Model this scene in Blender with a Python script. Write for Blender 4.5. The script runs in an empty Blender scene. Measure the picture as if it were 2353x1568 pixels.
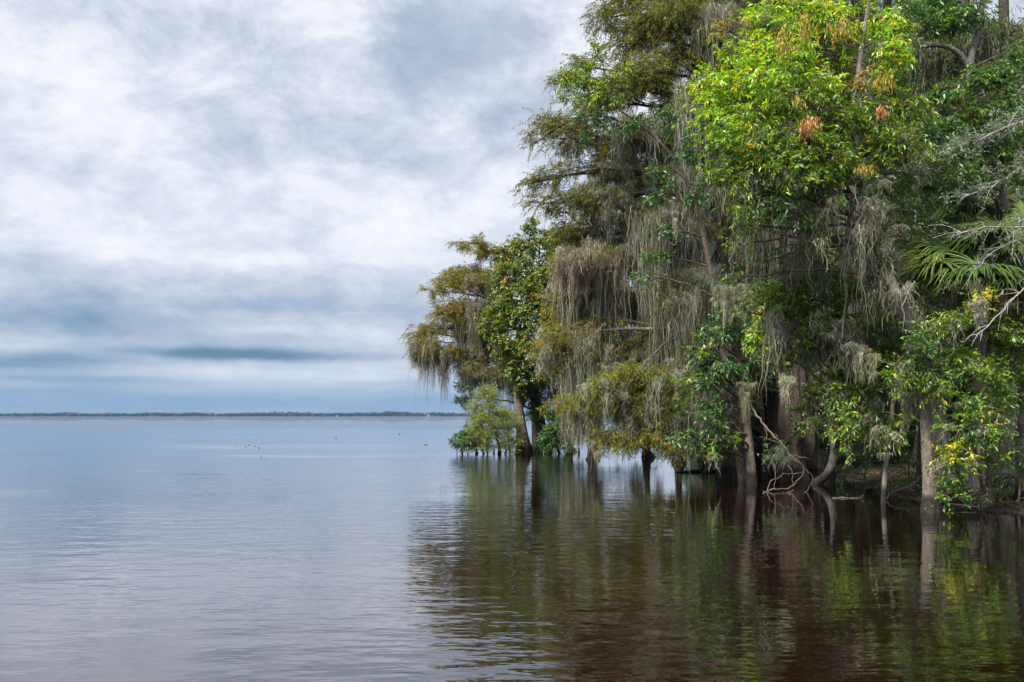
import bpy, math
import numpy as np
from math import radians as R

rng = np.random.default_rng(11)
scene = bpy.context.scene
col = scene.collection

# ------------------------------------------------------------------ camera geometry
F, CX, HY, CAMH = 1961.0, 1176.5, 956.0, 2.0
def P(x, y, d):
    """survey sheet (photo measured in a 2353 wide frame) + true distance -> place in metres"""
    return np.array([(x - CX) / F * d, d, CAMH + (HY - y) / F * d])
def M(px, d):
    return px / F * d
def nrm(v):
    return v / np.maximum(np.linalg.norm(v, axis=-1, keepdims=True), 1e-9)

# ------------------------------------------------------------------ mesh building
class MB:
    def __init__(s):
        s.v, s.f, s.c, s.n = [], {3: [], 4: []}, [], 0
    def add(s, v, f, c):
        v = np.asarray(v, np.float32).reshape(-1, 3)
        f = np.asarray(f, np.int32)
        c = np.broadcast_to(np.asarray(c, np.float32), v.shape)
        s.v.append(v); s.c.append(c); s.f[f.shape[1]].append(f + s.n); s.n += len(v)
    def build(s, name, mat, parent=None, origin=None, smooth=False):
        me = bpy.data.meshes.new(name)
        o = bpy.data.objects.new(name, me)
        col.objects.link(o)
        if s.n:
            v = np.concatenate(s.v); c = np.concatenate(s.c)
            if origin is not None:
                v = v - np.asarray(origin, np.float32)
            t = np.concatenate(s.f[3]) if s.f[3] else np.zeros((0, 3), np.int32)
            q = np.concatenate(s.f[4]) if s.f[4] else np.zeros((0, 4), np.int32)
            loops = np.concatenate([t.ravel(), q.ravel()])
            tot = np.concatenate([np.full(len(t), 3, np.int32), np.full(len(q), 4, np.int32)])
            start = np.concatenate([[0], np.cumsum(tot)[:-1]]).astype(np.int32)
            me.vertices.add(len(v)); me.vertices.foreach_set('co', v.ravel())
            me.loops.add(len(loops)); me.loops.foreach_set('vertex_index', loops)
            me.polygons.add(len(tot)); me.polygons.foreach_set('loop_start', start); me.polygons.foreach_set('loop_total', tot)
            if smooth:
                me.polygons.foreach_set('use_smooth', np.ones(len(tot), bool))
            a = me.attributes.new('Col', 'FLOAT_COLOR', 'POINT')
            a.data.foreach_set('color', np.concatenate([c, np.ones((len(c), 1), np.float32)], 1).ravel())
            me.update()
        me.materials.append(mat)
        if parent is not None:
            o.parent = parent
        elif origin is not None:
            o.location = origin
        return o

def tag(o, label, cat, group=None, kind=None):
    if label: o['label'] = label
    if cat: o['category'] = cat
    if group: o['group'] = group
    if kind: o['kind'] = kind
    return o
def empty(name, loc):
    o = bpy.data.objects.new(name, None); col.objects.link(o)
    o.location = [float(a) for a in loc]; o.empty_display_size = .2
    return o

def spline(pts, n):
    """Catmull-Rom through rows of pts (any width), n samples"""
    p = np.asarray(pts, float)
    if len(p) == 2:
        t = np.linspace(0, 1, n)[:, None]; return p[0] * (1 - t) + p[1] * t
    q = np.vstack([2 * p[0] - p[1], p, 2 * p[-1] - p[-2]])
    L = np.concatenate([[0], np.cumsum(np.linalg.norm(np.diff(p[:, :3], axis=0), axis=1))])
    s = np.linspace(0, L[-1], n)
    i = np.clip(np.searchsorted(L, s, 'right') - 1, 0, len(p) - 2)
    t = ((s - L[i]) / np.maximum(L[i + 1] - L[i], 1e-9))[:, None]
    a, b, c, d = q[i], q[i + 1], q[i + 2], q[i + 3]
    return .5 * (2 * b + (c - a) * t + (2 * a - 5 * b + 4 * c - d) * t**2 + (3 * b - a - 3 * c + d) * t**3)

def tube(mb, pts, rad, sides=6, ridge=None, c=(1, 1, 1), rough=0.0, cap=True):
    pts = np.asarray(pts, float); n = len(pts)
    rad = np.broadcast_to(np.asarray(rad, float), (n,))
    T = nrm(np.gradient(pts, axis=0))
    ref = np.tile([0., 1., 0.], (n, 1)); ref[np.abs(T[:, 1]) > .9] = [1., 0, 0]
    U = nrm(np.cross(ref, T)); W = np.cross(T, U)
    th = np.linspace(0, 2 * np.pi, sides, endpoint=False)
    r = np.repeat(rad[:, None], sides, 1)
    if ridge is not None:
        r = r * ridge(th, np.linspace(0, 1, n)[:, None])
    if rough:
        r = r * (1 + rng.normal(0, rough, r.shape))
    v = pts[:, None] + r[..., None] * (np.cos(th)[None, :, None] * U[:, None] + np.sin(th)[None, :, None] * W[:, None])
    i, j = np.meshgrid(np.arange(n - 1), np.arange(sides), indexing='ij')
    j2 = (j + 1) % sides
    f = np.stack([i * sides + j, i * sides + j2, (i + 1) * sides + j2, (i + 1) * sides + j], -1).reshape(-1, 4)
    mb.add(v.reshape(-1, 3), f, c)
    if cap:
        b = (n - 1) * sides
        tip = np.vstack([v[-1], pts[-1] + T[-1] * rad[-1] * .5])
        k = np.arange(sides)
        mb.add(tip, np.stack([k, (k + 1) % sides, np.full(sides, sides)], 1), c)

# ------------------------------------------------------------------ leaves and moss
UP = np.array([0, 0, 1.])
def leaves(mb, pos, d, L, W, C, flat=.75, fold=.18, droop=.15):
    n = len(pos)
    if not n: return
    L = np.broadcast_to(L, (n,))[:, None]; W = np.broadcast_to(W, (n,))[:, None]
    nn = nrm(UP * flat + rng.normal(0, .55, (n, 3)))
    s = nrm(np.cross(d, nn)); nn = np.cross(s, d)
    mid = pos + d * L * .45
    v = np.stack([pos, mid + s * W * .5 + nn * W * fold, pos + d * L - UP * L * droop, mid - s * W * .5 + nn * W * fold], 1)
    k = np.arange(n)[:, None] * 4
    f = np.concatenate([k + [0, 1, 2], k + [0, 2, 3]])
    mb.add(v.reshape(-1, 3), f, np.repeat(C, 4, 0))

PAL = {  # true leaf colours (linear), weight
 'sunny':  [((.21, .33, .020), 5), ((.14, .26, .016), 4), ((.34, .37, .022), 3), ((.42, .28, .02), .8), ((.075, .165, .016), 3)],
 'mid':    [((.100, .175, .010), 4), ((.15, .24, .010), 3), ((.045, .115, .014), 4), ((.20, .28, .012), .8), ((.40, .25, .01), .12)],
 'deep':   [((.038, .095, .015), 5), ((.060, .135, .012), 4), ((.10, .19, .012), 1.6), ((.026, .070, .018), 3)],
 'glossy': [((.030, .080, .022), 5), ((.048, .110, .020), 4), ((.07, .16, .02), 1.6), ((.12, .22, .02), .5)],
 'maple':  [((.085, .112, .014), 6), ((.125, .150, .014), 4), ((.22, .20, .012), .9), ((.30, .10, .02), .5), ((.03, .08, .012), 3)],
 'autumn': [((.34, .27, .02), 3), ((.40, .19, .02), 2.5), ((.15, .24, .015), 3), ((.38, .26, .09), 2)],
 'dead':   [((.42, .16, .05), 3), ((.50, .28, .10), 3), ((.28, .10, .035), 2)],
 'yellow': [((.45, .40, .015), 4), ((.26, .32, .02), 3), ((.10, .20, .016), 2.5), ((.5, .35, .03), .6)],
 'ygreen': [((.09, .19, .014), 5), ((.16, .26, .016), 2.5), ((.045, .12, .018), 4), ((.36, .34, .015), 1.2)],
 'willow': [((.19, .22, .035), 4), ((.13, .17, .03), 4), ((.25, .25, .06), 2)],
 'lichen': [((.22, .26, .17), 4), ((.13, .19, .10), 4), ((.33, .35, .28), 2), ((.07, .12, .05), 2)],
 'olive':  [((.120, .115, .016), 5), ((.090, .100, .016), 5), ((.17, .14, .018), 2.0), ((.17, .095, .02), .5), ((.065, .085, .016), 4)],
 'rusty':  [((.155, .135, .016), 5), ((.185, .120, .016), 1.8), ((.12, .125, .016), 5), ((.26, .11, .025), .5)],
 'gold':   [((.20, .19, .022), 5), ((.14, .16, .018), 4), ((.30, .15, .03), 1.3), ((.11, .135, .018), 4)],
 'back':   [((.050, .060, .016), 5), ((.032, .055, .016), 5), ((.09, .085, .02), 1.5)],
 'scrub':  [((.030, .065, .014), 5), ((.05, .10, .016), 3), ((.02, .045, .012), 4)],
 'palm':   [((.075, .15, .028), 4), ((.05, .11, .022), 4)],
}
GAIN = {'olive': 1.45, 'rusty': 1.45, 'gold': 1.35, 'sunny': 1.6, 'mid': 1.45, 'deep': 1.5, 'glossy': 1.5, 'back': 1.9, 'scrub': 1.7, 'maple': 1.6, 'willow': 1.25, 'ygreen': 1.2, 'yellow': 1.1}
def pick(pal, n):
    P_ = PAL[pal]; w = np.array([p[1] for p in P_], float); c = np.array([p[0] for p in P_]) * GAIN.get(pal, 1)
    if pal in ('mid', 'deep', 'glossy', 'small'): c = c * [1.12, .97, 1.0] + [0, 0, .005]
    return c[rng.choice(len(P_), n, p=w / w.sum())]

KIND = {  # leaflets, leaf length, width, rachis, droop, flat, scatter
 'ash':     dict(nl=8, L=.105, W=.036, rach=.20, droop=.42, flat=.8, side=.95),
 'broad':   dict(nl=7, L=.125, W=.045, rach=.16, droop=.45, flat=.8, side=1.0),
 'small':   dict(nl=8, L=.075, W=.034, rach=.20, droop=.25, flat=.9, side=1.0),
 'maple':   dict(nl=8, L=.115, W=.085, rach=.30, droop=.40, flat=.6, side=1.0),
 'feather': dict(nl=15, L=.13, W=.023, rach=.38, droop=.62, flat=.4, side=.85),
 'willow':  dict(nl=10, L=.13, W=.022, rach=.40, droop=-.1, flat=.5, side=.5),
 'scrub':   dict(nl=8, L=.15, W=.065, rach=.25, droop=.2, flat=.8, side=1.0),
 'tiny':    dict(nl=9, L=.036, W=.018, rach=.15, droop=.0, flat=.8, side=1.0),
}
def sprigs(mb, pos, d, kind, pal, scale=1.0):
    k = KIND[kind]; n = len(pos); nl = k['nl']
    if n == 0: return
    d = nrm(d - UP * k['droop'] * .6)
    rl = k['rach'] * scale * rng.uniform(.6, 1.25, n)
    side = nrm(np.cross(d, UP + rng.normal(0, .35, (n, 3))))
    pc = pick(pal, n)
    t = (np.arange(nl) + .5) / nl
    tt = np.tile(t, (n, 1)) + rng.normal(0, .04, (n, nl))
    sg = np.where(np.arange(nl) % 2 == 0, 1., -1.)[None, :]
    pp = pos[:, None] + d[:, None] * (rl[:, None] * tt)[..., None] - UP * (k['droop'] * rl[:, None] * tt**2)[..., None] * .5
    ends = np.abs(tt - .97) < .06
    dd = d[:, None] * .55 + side[:, None] * (sg * k['side'] * np.where(ends, .25, 1))[..., None] - UP * k['droop'] * .55 + rng.normal(0, .28, (n, nl, 3))
    m = n * nl
    cc = np.repeat(pc, nl, 0)
    own = rng.random(m) < .30
    cc[own] = pick(pal, int(own.sum()))
    cc = cc * rng.uniform(.78, 1.22, (m, 1)) * (1 + rng.normal(0, .05, (m, 3)))
    s = rng.uniform(.5, 1.3, m) * scale
    leaves(mb, pp.reshape(-1, 3), nrm(dd.reshape(-1, 3)), k['L'] * s, k['W'] * s, np.clip(cc, .004, .8), flat=k['flat'], droop=.12 + .12 * (k['droop'] > .2))

MOSSC = 1.25 * np.array([[.235, .238, .175], [.190, .195, .130], [.285, .280, .220], [.155, .155, .105], [.225, .205, .165]])
def moss(mb, anchors, length, nstr=12, spread=.10, w=.022, tint=(1, 1, 1), seg=7, wob=.044):
    """beards of Spanish moss: ragged hanging ribbons in tapering bunches"""
    a = np.asarray(anchors, float); n = len(a)
    if n == 0: return
    length = np.broadcast_to(np.asarray(length, float), (n,))
    N = n * nstr
    off = rng.normal(0, 1, (n, nstr, 3)) * spread; off[..., 2] *= .5
    near = np.exp(-(off[..., 0]**2 + off[..., 1]**2) / (2 * spread**2))
    top = (a[:, None] + off).reshape(-1, 3)
    L = (length[:, None] * (.12 + .95 * near**1.5 * rng.uniform(.15, 1.0, (n, nstr))**1.3 + (rng.random((n, nstr)) < .10) * near**2 * rng.uniform(.1, .55, (n, nstr)))).reshape(-1)
    L = np.minimum(L, np.maximum(top[:, 2] - .12, .05))
    t = np.linspace(0, 1, seg + 1)
    wobx = np.cumsum(rng.normal(0, 1, (N, seg + 1, 2)), 1) * wob
    path = np.zeros((N, seg + 1, 3))
    path[..., :2] = top[:, None, :2] + wobx - (off[..., :2].reshape(N, 1, 2)) * (t**1.2 * .85)[None, :, None]
    drift = np.repeat(rng.normal(0, .035, (n, 2)), nstr, 0) + rng.normal(0, .022, (N, 2))
    path[..., :2] += drift[:, None] * L[:, None, None] * (t**1.6)[None, :, None]
    path[..., 2] = top[:, None, 2] - L[:, None] * t[None]
    az = rng.uniform(0, np.pi, (N, 1)) + np.cumsum(rng.normal(0, .35, (N, seg + 1)), 1)
    ww = w * rng.uniform(.45, 1.25, (N, 1)) * np.interp(t, [0, .2, .4, .6, .8, 1], [.55, 1.0, .9, .75, .5, .06])[None] * rng.uniform(.6, 1.3, (N, seg + 1))
    h = np.stack([np.cos(az), np.sin(az), np.zeros_like(az)], -1) * ww[..., None] * .5
    v = np.stack([path - h, path + h], 2)
    b = np.arange(N)[:, None] * (2 * (seg + 1)) + np.arange(seg)[None] * 2
    f = np.stack([b, b + 1, b + 3, b + 2], -1).reshape(-1, 4)
    base = MOSSC[rng.integers(0, len(MOSSC), n)]
    c = np.repeat(base, nstr, 0) * rng.uniform(.7, 1.25, (N, 1)) * np.array(tint)
    mb.add(v.reshape(-1, 3), f, np.repeat(np.clip(c, .01, .7), 2 * (seg + 1), 0))
    # stray curls sticking out of the ribbons
    k = 4
    ii = np.repeat(np.arange(N), k); sj = rng.integers(0, seg, N * k)
    q = path[ii, sj]; dd = nrm(np.stack([rng.normal(0, 1, N * k), rng.normal(0, 1, N * k), -np.abs(rng.normal(.9, .4, N * k))], -1))
    ln = rng.uniform(.04, .14, N * k)[:, None] * np.where(sj < 2, 1.35, 1)[:, None]
    s = nrm(np.cross(dd, UP)) * .006 * (w / .022)
    v = np.stack([q - s, q + s, q + dd * ln], 1)
    v[..., 2] = np.maximum(v[..., 2], .06)
    mb.add(v.reshape(-1, 3), np.arange(N * k * 3).reshape(-1, 3), np.repeat(c[ii], 3, 0))

# ------------------------------------------------------------------ materials
def new_mat(name):
    m = bpy.data.materials.new(name); m.use_nodes = True
    nt = m.node_tree; nt.nodes.clear()
    out = nt.nodes.new('ShaderNodeOutputMaterial')
    def N(t, **kw):
        n = nt.nodes.new(t)
        for k, v in kw.items():
            if k.startswith('i_'):
                key = k[2:]; n.inputs[int(key) if key.isdigit() else key.replace('_', ' ')].default_value = v
            else: setattr(n, k, v)
        return n
    return m, nt, out, N
def leaf_mat(name, transl=.35, gloss=.08, rough=.38):
    m, nt, out, N = new_mat(name); l = nt.links
    a = N('ShaderNodeAttribute', attribute_name='Col')
    df = N('ShaderNodeBsdfDiffuse'); tr = N('ShaderNodeBsdfTranslucent'); gl = N('ShaderNodeBsdfGlossy', i_Roughness=rough)
    gl.inputs['Color'].default_value = (.9, .95, 1, 1)
    hs = N('ShaderNodeHueSaturation', i_Saturation=1.1, i_Value=1.25)
    m1 = N('ShaderNodeMixShader', i_0=transl); m2 = N('ShaderNodeMixShader', i_0=gloss)
    l.new(a.outputs['Color'], df.inputs['Color']); l.new(a.outputs['Color'], hs.inputs['Color']); l.new(hs.outputs[0], tr.inputs['Color'])
    l.new(df.outputs[0], m1.inputs[1]); l.new(tr.outputs[0], m1.inputs[2]); l.new(m1.outputs[0], m2.inputs[1]); l.new(gl.outputs[0], m2.inputs[2])
    l.new(m2.outputs[0], out.inputs[0]); return m
def bark_mat(name, c1, c2, lichen=(.42, .42, .36), lich=.35, vs=7., wet=.40, zs=.18):
    m, nt, out, N = new_mat(name); l = nt.links
    g = N('ShaderNodeNewGeometry'); sc = N('ShaderNodeVectorMath', operation='MULTIPLY'); sc.inputs[1].default_value = (1, 1, zs)
    l.new(g.outputs['Position'], sc.inputs[0])
    n1 = N('ShaderNodeTexNoise', i_Scale=vs * 2.2, i_Detail=6., i_Roughness=.65); l.new(sc.outputs[0], n1.inputs['Vector'])
    n2 = N('ShaderNodeTexNoise', i_Scale=3.2, i_Detail=5., i_Roughness=.6); l.new(g.outputs['Position'], n2.inputs['Vector'])
    n3 = N('ShaderNodeTexNoise', i_Scale=26., i_Detail=3.); l.new(g.outputs['Position'], n3.inputs['Vector'])
    r1 = N('ShaderNodeValToRGB'); r1.color_ramp.elements[0].position = .34; r1.color_ramp.elements[1].position = .66
    r1.color_ramp.elements[0].color = (*c1, 1); r1.color_ramp.elements[1].color = (*c2, 1); l.new(n1.outputs[0], r1.inputs[0])
    r2 = N('ShaderNodeValToRGB'); r2.color_ramp.elements[0].position = .56; r2.color_ramp.elements[1].position = .68
    r2.color_ramp.elements[0].color = (0, 0, 0, 1); r2.color_ramp.elements[1].color = (lich, lich, lich, 1); l.new(n2.outputs[0], r2.inputs[0])
    mx = N('ShaderNodeMix', data_type='RGBA'); mx.inputs[7].default_value = (*lichen, 1)
    l.new(r2.outputs[0], mx.inputs[0]); l.new(r1.outputs[0], mx.inputs[6])
    # wet stain left by the lake at the foot
    sp = N('ShaderNodeSeparateXYZ'); l.new(g.outputs['Position'], sp.inputs[0])
    ad = N('ShaderNodeMath', operation='MULTIPLY_ADD', i_1=.22); l.new(n2.outputs[0], ad.inputs[0]); l.new(sp.outputs[2], ad.inputs[2])
    mr = N('ShaderNodeMapRange'); mr.inputs[1].default_value = wet; mr.inputs[2].default_value = wet + .16; mr.inputs[3].default_value = .18; mr.inputs[4].default_value = 1
    l.new(ad.outputs[0], mr.inputs[0])
    mu = N('ShaderNodeVectorMath', operation='SCALE'); l.new(mx.outputs[2], mu.inputs[0]); l.new(mr.outputs[0], mu.inputs['Scale'])
    b = N('ShaderNodeBsdfPrincipled', i_Roughness=.85); b.inputs['Specular IOR Level'].default_value = .25
    hh = N('ShaderNodeMath', operation='MULTIPLY_ADD', i_1=.35); l.new(n3.outputs[0], hh.inputs[0]); l.new(n1.outputs[0], hh.inputs[2])
    bp = N('ShaderNodeBump', i_Strength=1., i_Distance=.06); l.new(hh.outputs[0], bp.inputs['Height'])
    l.new(mu.outputs[0], b.inputs['Base Color']); l.new(bp.outputs[0], b.inputs['Normal']); l.new(b.outputs[0], out.inputs[0])
    return m

MAT = {
 'leaf': leaf_mat('broad_leaf', .40, .045, .42), 'feather': leaf_mat('cypress_needle', .40, .02, .5),
 'moss': leaf_mat('spanish_moss', .30, .0), 'palm': leaf_mat('palm_leaf', .28, .025, .4), 'dry': leaf_mat('dry_leaf', .25, .02),
 'grey': bark_mat('grey_lichen_bark', (.085, .072, .06), (.21, .185, .155), lichen=(.32,.33,.28), lich=.55),
 'pale': bark_mat('pale_bark', (.085, .066, .052), (.20, .165, .135), lichen=(.29, .28, .25), lich=.55, zs=.4),
 'cypress': bark_mat('cypress_bark', (.024, .016, .0125), (.098, .067, .052), lichen=(.12, .115, .09), lich=.35, vs=10, zs=.07),
 'dark': bark_mat('dark_bark', (.028, .021, .017), (.085, .066, .052), lichen=(.15, .145, .11), lich=.4),
 'twig': bark_mat('twig_bark', (.06, .044, .034), (.15, .11, .085), lichen=(.35, .33, .28), lich=.4, zs=1., wet=-9),
 'dead': bark_mat('dead_wood', (.12, .085, .062), (.26, .20, .155), lich=.3, zs=.8, wet=-9),
 'bare': bark_mat('bare_grey_twig', (.28, .25, .23), (.45, .42, .39), lich=.3, zs=1., wet=-9),
}
DENS = {'feather': 4.4, 'maple': 3.4, 'scrub': 3.4, 'willow': 4.6, 'ash': 1.5, 'broad': 1.5, 'small': 1.7}
FOLM = {'feather': 'feather'}

# ------------------------------------------------------------------ trees
def flare(base_h, k=5, amp=.0, ph=0.):
    def f(th, t):
        e = np.exp(-t / base_h)
        return 1 + e * amp * (.5 + .5 * np.cos(k * th + ph)) ** 2 + .03 * np.cos(3 * th + 9 * t) + amp * .09 * np.exp(-t / .35) * (np.cos(k * th + ph + 2 * t) + .6 * np.cos((2 * k + 1) * th - ph))
    return f

def trunk_curve(pts, n=40, below=.7):
    p = np.array([np.append(P(x, y, d), r) for x, y, d, r in pts])
    if below:
        b = p[0].copy(); b[2] -= below; b[3] *= 1.12; p = np.vstack([b, p])
    return spline(p, n)

def tree(name, label, cat, trunk, lobes=(), kind='ash', pal='mid', bark='grey', dens=60, moss_amt=0., moss_len=1.0,
         curtains=(), group=None, ridge=None, sides=12, scale=1.0, below=.7, sub_r=.011, extra_trunks=(), show_twigs=True, tint=(1, 1, 1), twigmat='twig', nstr=18):
    tc = trunk_curve(trunk, 44, below)
    root = empty(name, P(*trunk[0][:3]))
    inv = np.array(root.location)
    tag(root, label, cat, group)
    def part(mb, nm, mat, par, smooth=False):
        o = mb.build(nm, mat, None, inv, smooth); o.location = (0, 0, 0); o.parent = par; return o
    mb = MB(); tube(mb, tc[:, :3], np.maximum(tc[:, 3], .012), sides, ridge, rough=.025)
    part(mb, 'trunk', MAT[bark], root, True)
    for et in extra_trunks:
        e = trunk_curve(et, 26, below if et[0][1] > 900 else 0)
        m2 = MB(); tube(m2, e[:, :3], np.maximum(e[:, 3], .01), 9, rough=.03); part(m2, 'stem', MAT[bark], root, True)
        tc = np.vstack([tc, e])
    for lb in lobes:
        x, y, rx, ry, d = lb[:5]; o = lb[5] if len(lb) > 5 else {}
        c = P(x, y, d); rx, rz = M(rx, d), M(ry, d); ryy = o.get('dep', max(.5 * rx, .6 * min(rx, rz) + .2))
        cost = np.linalg.norm(tc[:, :3] - c, axis=1) + .9 * np.maximum(0, tc[:, 2] - c[2] + .15 * np.abs(tc[:, 0] - c[0])) + (tc[:, 2] < c[2] - 7) * 3
        ia = int(np.argmin(cost)); a = tc[ia, :3]; ra = max(min(tc[ia, 3] * .45, .012 + .028 * np.linalg.norm(c - a) ** .7), .012)
        dv = c - a; ln = np.linalg.norm(dv); hor = nrm(dv)
        end = c + hor * np.array([rx, ryy, rz]) * .6
        midp = a + dv * .5 + UP * .09 * ln + rng.normal(0, .06, 3) * ln
        mc = spline(np.array([a, midp, c, end]), 16)
        mc[1:-1] += rng.normal(0, .012 * ln ** .5, (14, 3))
        bm = MB(); tube(bm, mc, np.linspace(ra, .012, 16), 6, rough=.05)
        lk = o.get('kind', kind); lp = o.get('pal', pal); ld = o.get('dens', dens) * DENS.get(lk, 1)
        A = math.pi * rx * rz
        nsp = int(A * ld) + 6
        ns = int(np.clip(nsp / 14, 5, 40))
        u = nrm(rng.normal(0, 1, (ns, 3))) * rng.uniform(.45, 1.05, (ns, 1))
        tg = c + u * np.array([rx, ryy, rz])
        fp, fd, mp = [], [], []
        for q in tg:
            s = mc[int(rng.integers(5, 15))]
            v = q - s
            cv = spline(np.array([s, s + v * .5 + UP * .12 * np.linalg.norm(v), q]), 7)
            tube(bm, cv, np.linspace(sub_r * 1.2, sub_r * .45, 7), 4, cap=False)
            k = nsp // ns + 1
            t = rng.uniform(.2, 1.02, k) ** .75 * 6
            i0 = np.clip(t.astype(int), 0, 5); fr = (t - i0)[:, None]
            pp = cv[i0] * (1 - fr) + cv[i0 + 1] * fr
            j = pp + rng.normal(0, .10, (k, 3)) * (.5 + min(rx, rz))
            fp.append(j); fd.append(nrm(nrm(v) * .7 + nrm(j - c) * .5 + rng.normal(0, .45, (k, 3))))
            mp.append(cv)
        br = part(bm, 'branch', MAT[o.get('bark', twigmat)], root)
        fb = MB(); sprigs(fb, np.concatenate(fp), np.concatenate(fd), lk, lp, scale * o.get('s', 1))
        if fb.n: part(fb, 'foliage', MAT[FOLM.get(lk, 'leaf')], br)
        ma = o.get('moss', moss_amt)
        if ma > 0:
            cand = np.concatenate(mp + [mc[4:]]); nm_ = int(A * ma) + 1
            an = cand[rng.integers(0, len(cand), nm_)] + rng.normal(0, .05, (nm_, 3))
            sm = MB(); moss(sm, an, o.get('ml', moss_len) * rng.uniform(.35, 1.15, nm_), nstr, .09, tint=o.get('tint', tint))
            part(sm, 'spanish_moss', MAT['moss'], br)
    for cu in curtains:
        x0, y0, x1, y1, d0, d1, L, n = cu[:8]; o = cu[8] if len(cu) > 8 else {}
        a, b = P(x0, y0, d0), P(x1, y1, d1)
        cost = np.linalg.norm(tc[:, :3] - b, axis=1) + .5 * np.maximum(0, tc[:, 2] - b[2]); ia = int(np.argmin(cost)); s = tc[ia, :3]
        pts = [s, b, (a + b) / 2 + UP * .1 * np.linalg.norm(b - a) * rng.uniform(-.3, 1), a] if np.linalg.norm(s - b) > .3 else [b, (a + b) / 2, a]
        mc = spline(np.array(pts), 24); mc[1:] += rng.normal(0, .035, (23, 3))
        bm = MB(); tube(bm, mc, np.linspace(o.get('r', .06), .014, 24), 6, rough=.06)
        for q in range(o.get('tw', 5)):
            i = int(rng.integers(8, 24)); e = mc[i] + np.array([rng.normal(0, .5), rng.normal(0, .4), rng.normal(.05, .25)])
            tube(bm, spline(np.array([mc[i], (mc[i] + e) / 2 + UP * .06, e]), 6), np.linspace(.016, .006, 6), 4)
        nc = max(3, n // 7); tcn = rng.random(nc); dyc = rng.normal(0, o.get('dep', .5), nc); dzc = rng.normal(-.05, .26, nc); lc = np.clip(rng.gamma(4., .22, nc), .25, 1.5)
        g_ = rng.integers(0, nc, n)
        t = np.clip(tcn[g_] + rng.normal(0, .035, n), 0, 1)[:, None]
        an = a * (1 - t) + b * t + rng.normal(0, 1, (n, 3)) * np.array([.11, .15, .16])
        an[:, 1] += dyc[g_]; an[:, 2] += dzc[g_]; n_free = int(n * .8); fa = rng.random(n_free)[:, None]; an = np.vstack([an, a * (1 - fa) + b * fa + rng.normal(0, 1, (n_free, 3)) * np.array([.1, o.get('dep', .5), .22])])
        Lm = M(L, (d0 + d1) / 2)
        lens = np.concatenate([Lm * lc[g_] * rng.uniform(.3, 1.25, n), Lm * rng.uniform(.15, 1.0, n_free)])
        for q in range(nc):
            e = a * (1 - tcn[q]) + b * tcn[q] + np.array([0, dyc[q], dzc[q]]); s0 = mc[int(np.argmin(np.linalg.norm(mc - e, axis=1)))]
            if np.linalg.norm(e - s0) > .1: tube(bm, np.array([s0, (s0 + e) / 2 + UP * .04, e]), [.014, .01, .006], 4, cap=False)
        br = part(bm, 'branch', MAT[o.get('bark', twigmat)], root)
        sm = MB(); moss(sm, an, lens, o.get('nstr', 26), o.get('sp', .10), tint=o.get('tint', tint), w=o.get('w', .021))
        part(sm, 'spanish_moss', MAT['moss'], br)
        fo = o.get('fol', 4.5 if kind == 'feather' else 0)
        if fo:
            fb = MB(); k = int(n * fo); t = rng.random(k)[:, None]
            fpz = a * (1 - t) + b * t + rng.normal(0, 1, (k, 3)) * [.2, .45, .2]; sprigs(fb, fpz, nrm(rng.normal(0, 1, (k, 3)) + nrm(a - b) * .8), kind, o.get('pal', pal), scale)
            part(fb, 'foliage', MAT[FOLM.get(kind, 'leaf')], br)
    return root

# ------------------------------------------------------------------ sky
EXPO = 1.9
SUN_AZ, SUN_EL = R(-138), R(50)      # azimuth from +Y towards +X
w = bpy.data.worlds.new("World"); scene.world = w; w.use_nodes = True
nt = w.node_tree; nt.nodes.clear(); L_ = nt.links
class Val:
    def __init__(s, sock): s.s = sock
def mth(op, a, b=None, c=None):
    n = nt.nodes.new('ShaderNodeMath'); n.operation = op
    for i, q in enumerate((a, b, c)):
        if q is None: continue
        if hasattr(q, 'links'): L_.new(q, n.inputs[i])
        else: n.inputs[i].default_value = q
    return n.outputs[0]
def noise(vec, scale, detail=5., rough=.55, dist=0.):
    n = nt.nodes.new('ShaderNodeTexNoise'); n.inputs['Scale'].default_value = scale; n.inputs['Detail'].default_value = detail
    n.inputs['Roughness'].default_value = rough; n.inputs['Distortion'].default_value = dist; L_.new(vec, n.inputs['Vector']); return n
def comb(x, y, z):
    n = nt.nodes.new('ShaderNodeCombineXYZ')
    for i, q in enumerate((x, y, z)):
        if hasattr(q, 'links'): L_.new(q, n.inputs[i])
        else: n.inputs[i].default_value = q
    return n.outputs[0]
tc_ = nt.nodes.new('ShaderNodeTexCoord'); sp_ = nt.nodes.new('ShaderNodeSeparateXYZ'); L_.new(tc_.outputs['Generated'], sp_.inputs[0])
X_, Y_, Z_ = sp_.outputs
Zc = mth('MAXIMUM', Z_, 0.0)
inv = mth('DIVIDE', 1.0, mth('ADD', Zc, 0.42))
pl = comb(mth('MULTIPLY', X_, inv), mth('MULTIPLY', Y_, inv), 0.37)      # cloud deck seen in perspective
az = mth('ARCTAN2', X_, Y_); el = mth('ARCSINE', Z_)
wz = noise(pl, 3.0, 5.)
sw = nt.nodes.new('ShaderNodeSeparateXYZ'); L_.new(wz.outputs['Color'], sw.inputs[0])
azw = mth('ADD', az, mth('MULTIPLY', mth('SUBTRACT', sw.outputs[0], .5), mth('MULTIPLY_ADD', el, .7, .03)))
elw = mth('ADD', el, mth('MULTIPLY', mth('SUBTRACT', sw.outputs[1], .5), mth('MULTIPLY', el, .34)))
n_big = noise(pl, 2.7, 5., .5, .25).outputs[0]
n_mid = noise(pl, 7.5, 9., .66, .25).outputs[0]
stv = comb(mth('MULTIPLY', az, 2.2), mth('MULTIPLY', el, 24.), 1.7)
n_st = noise(stv, 1.3, 5., .55, .5).outputs[0]
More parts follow.
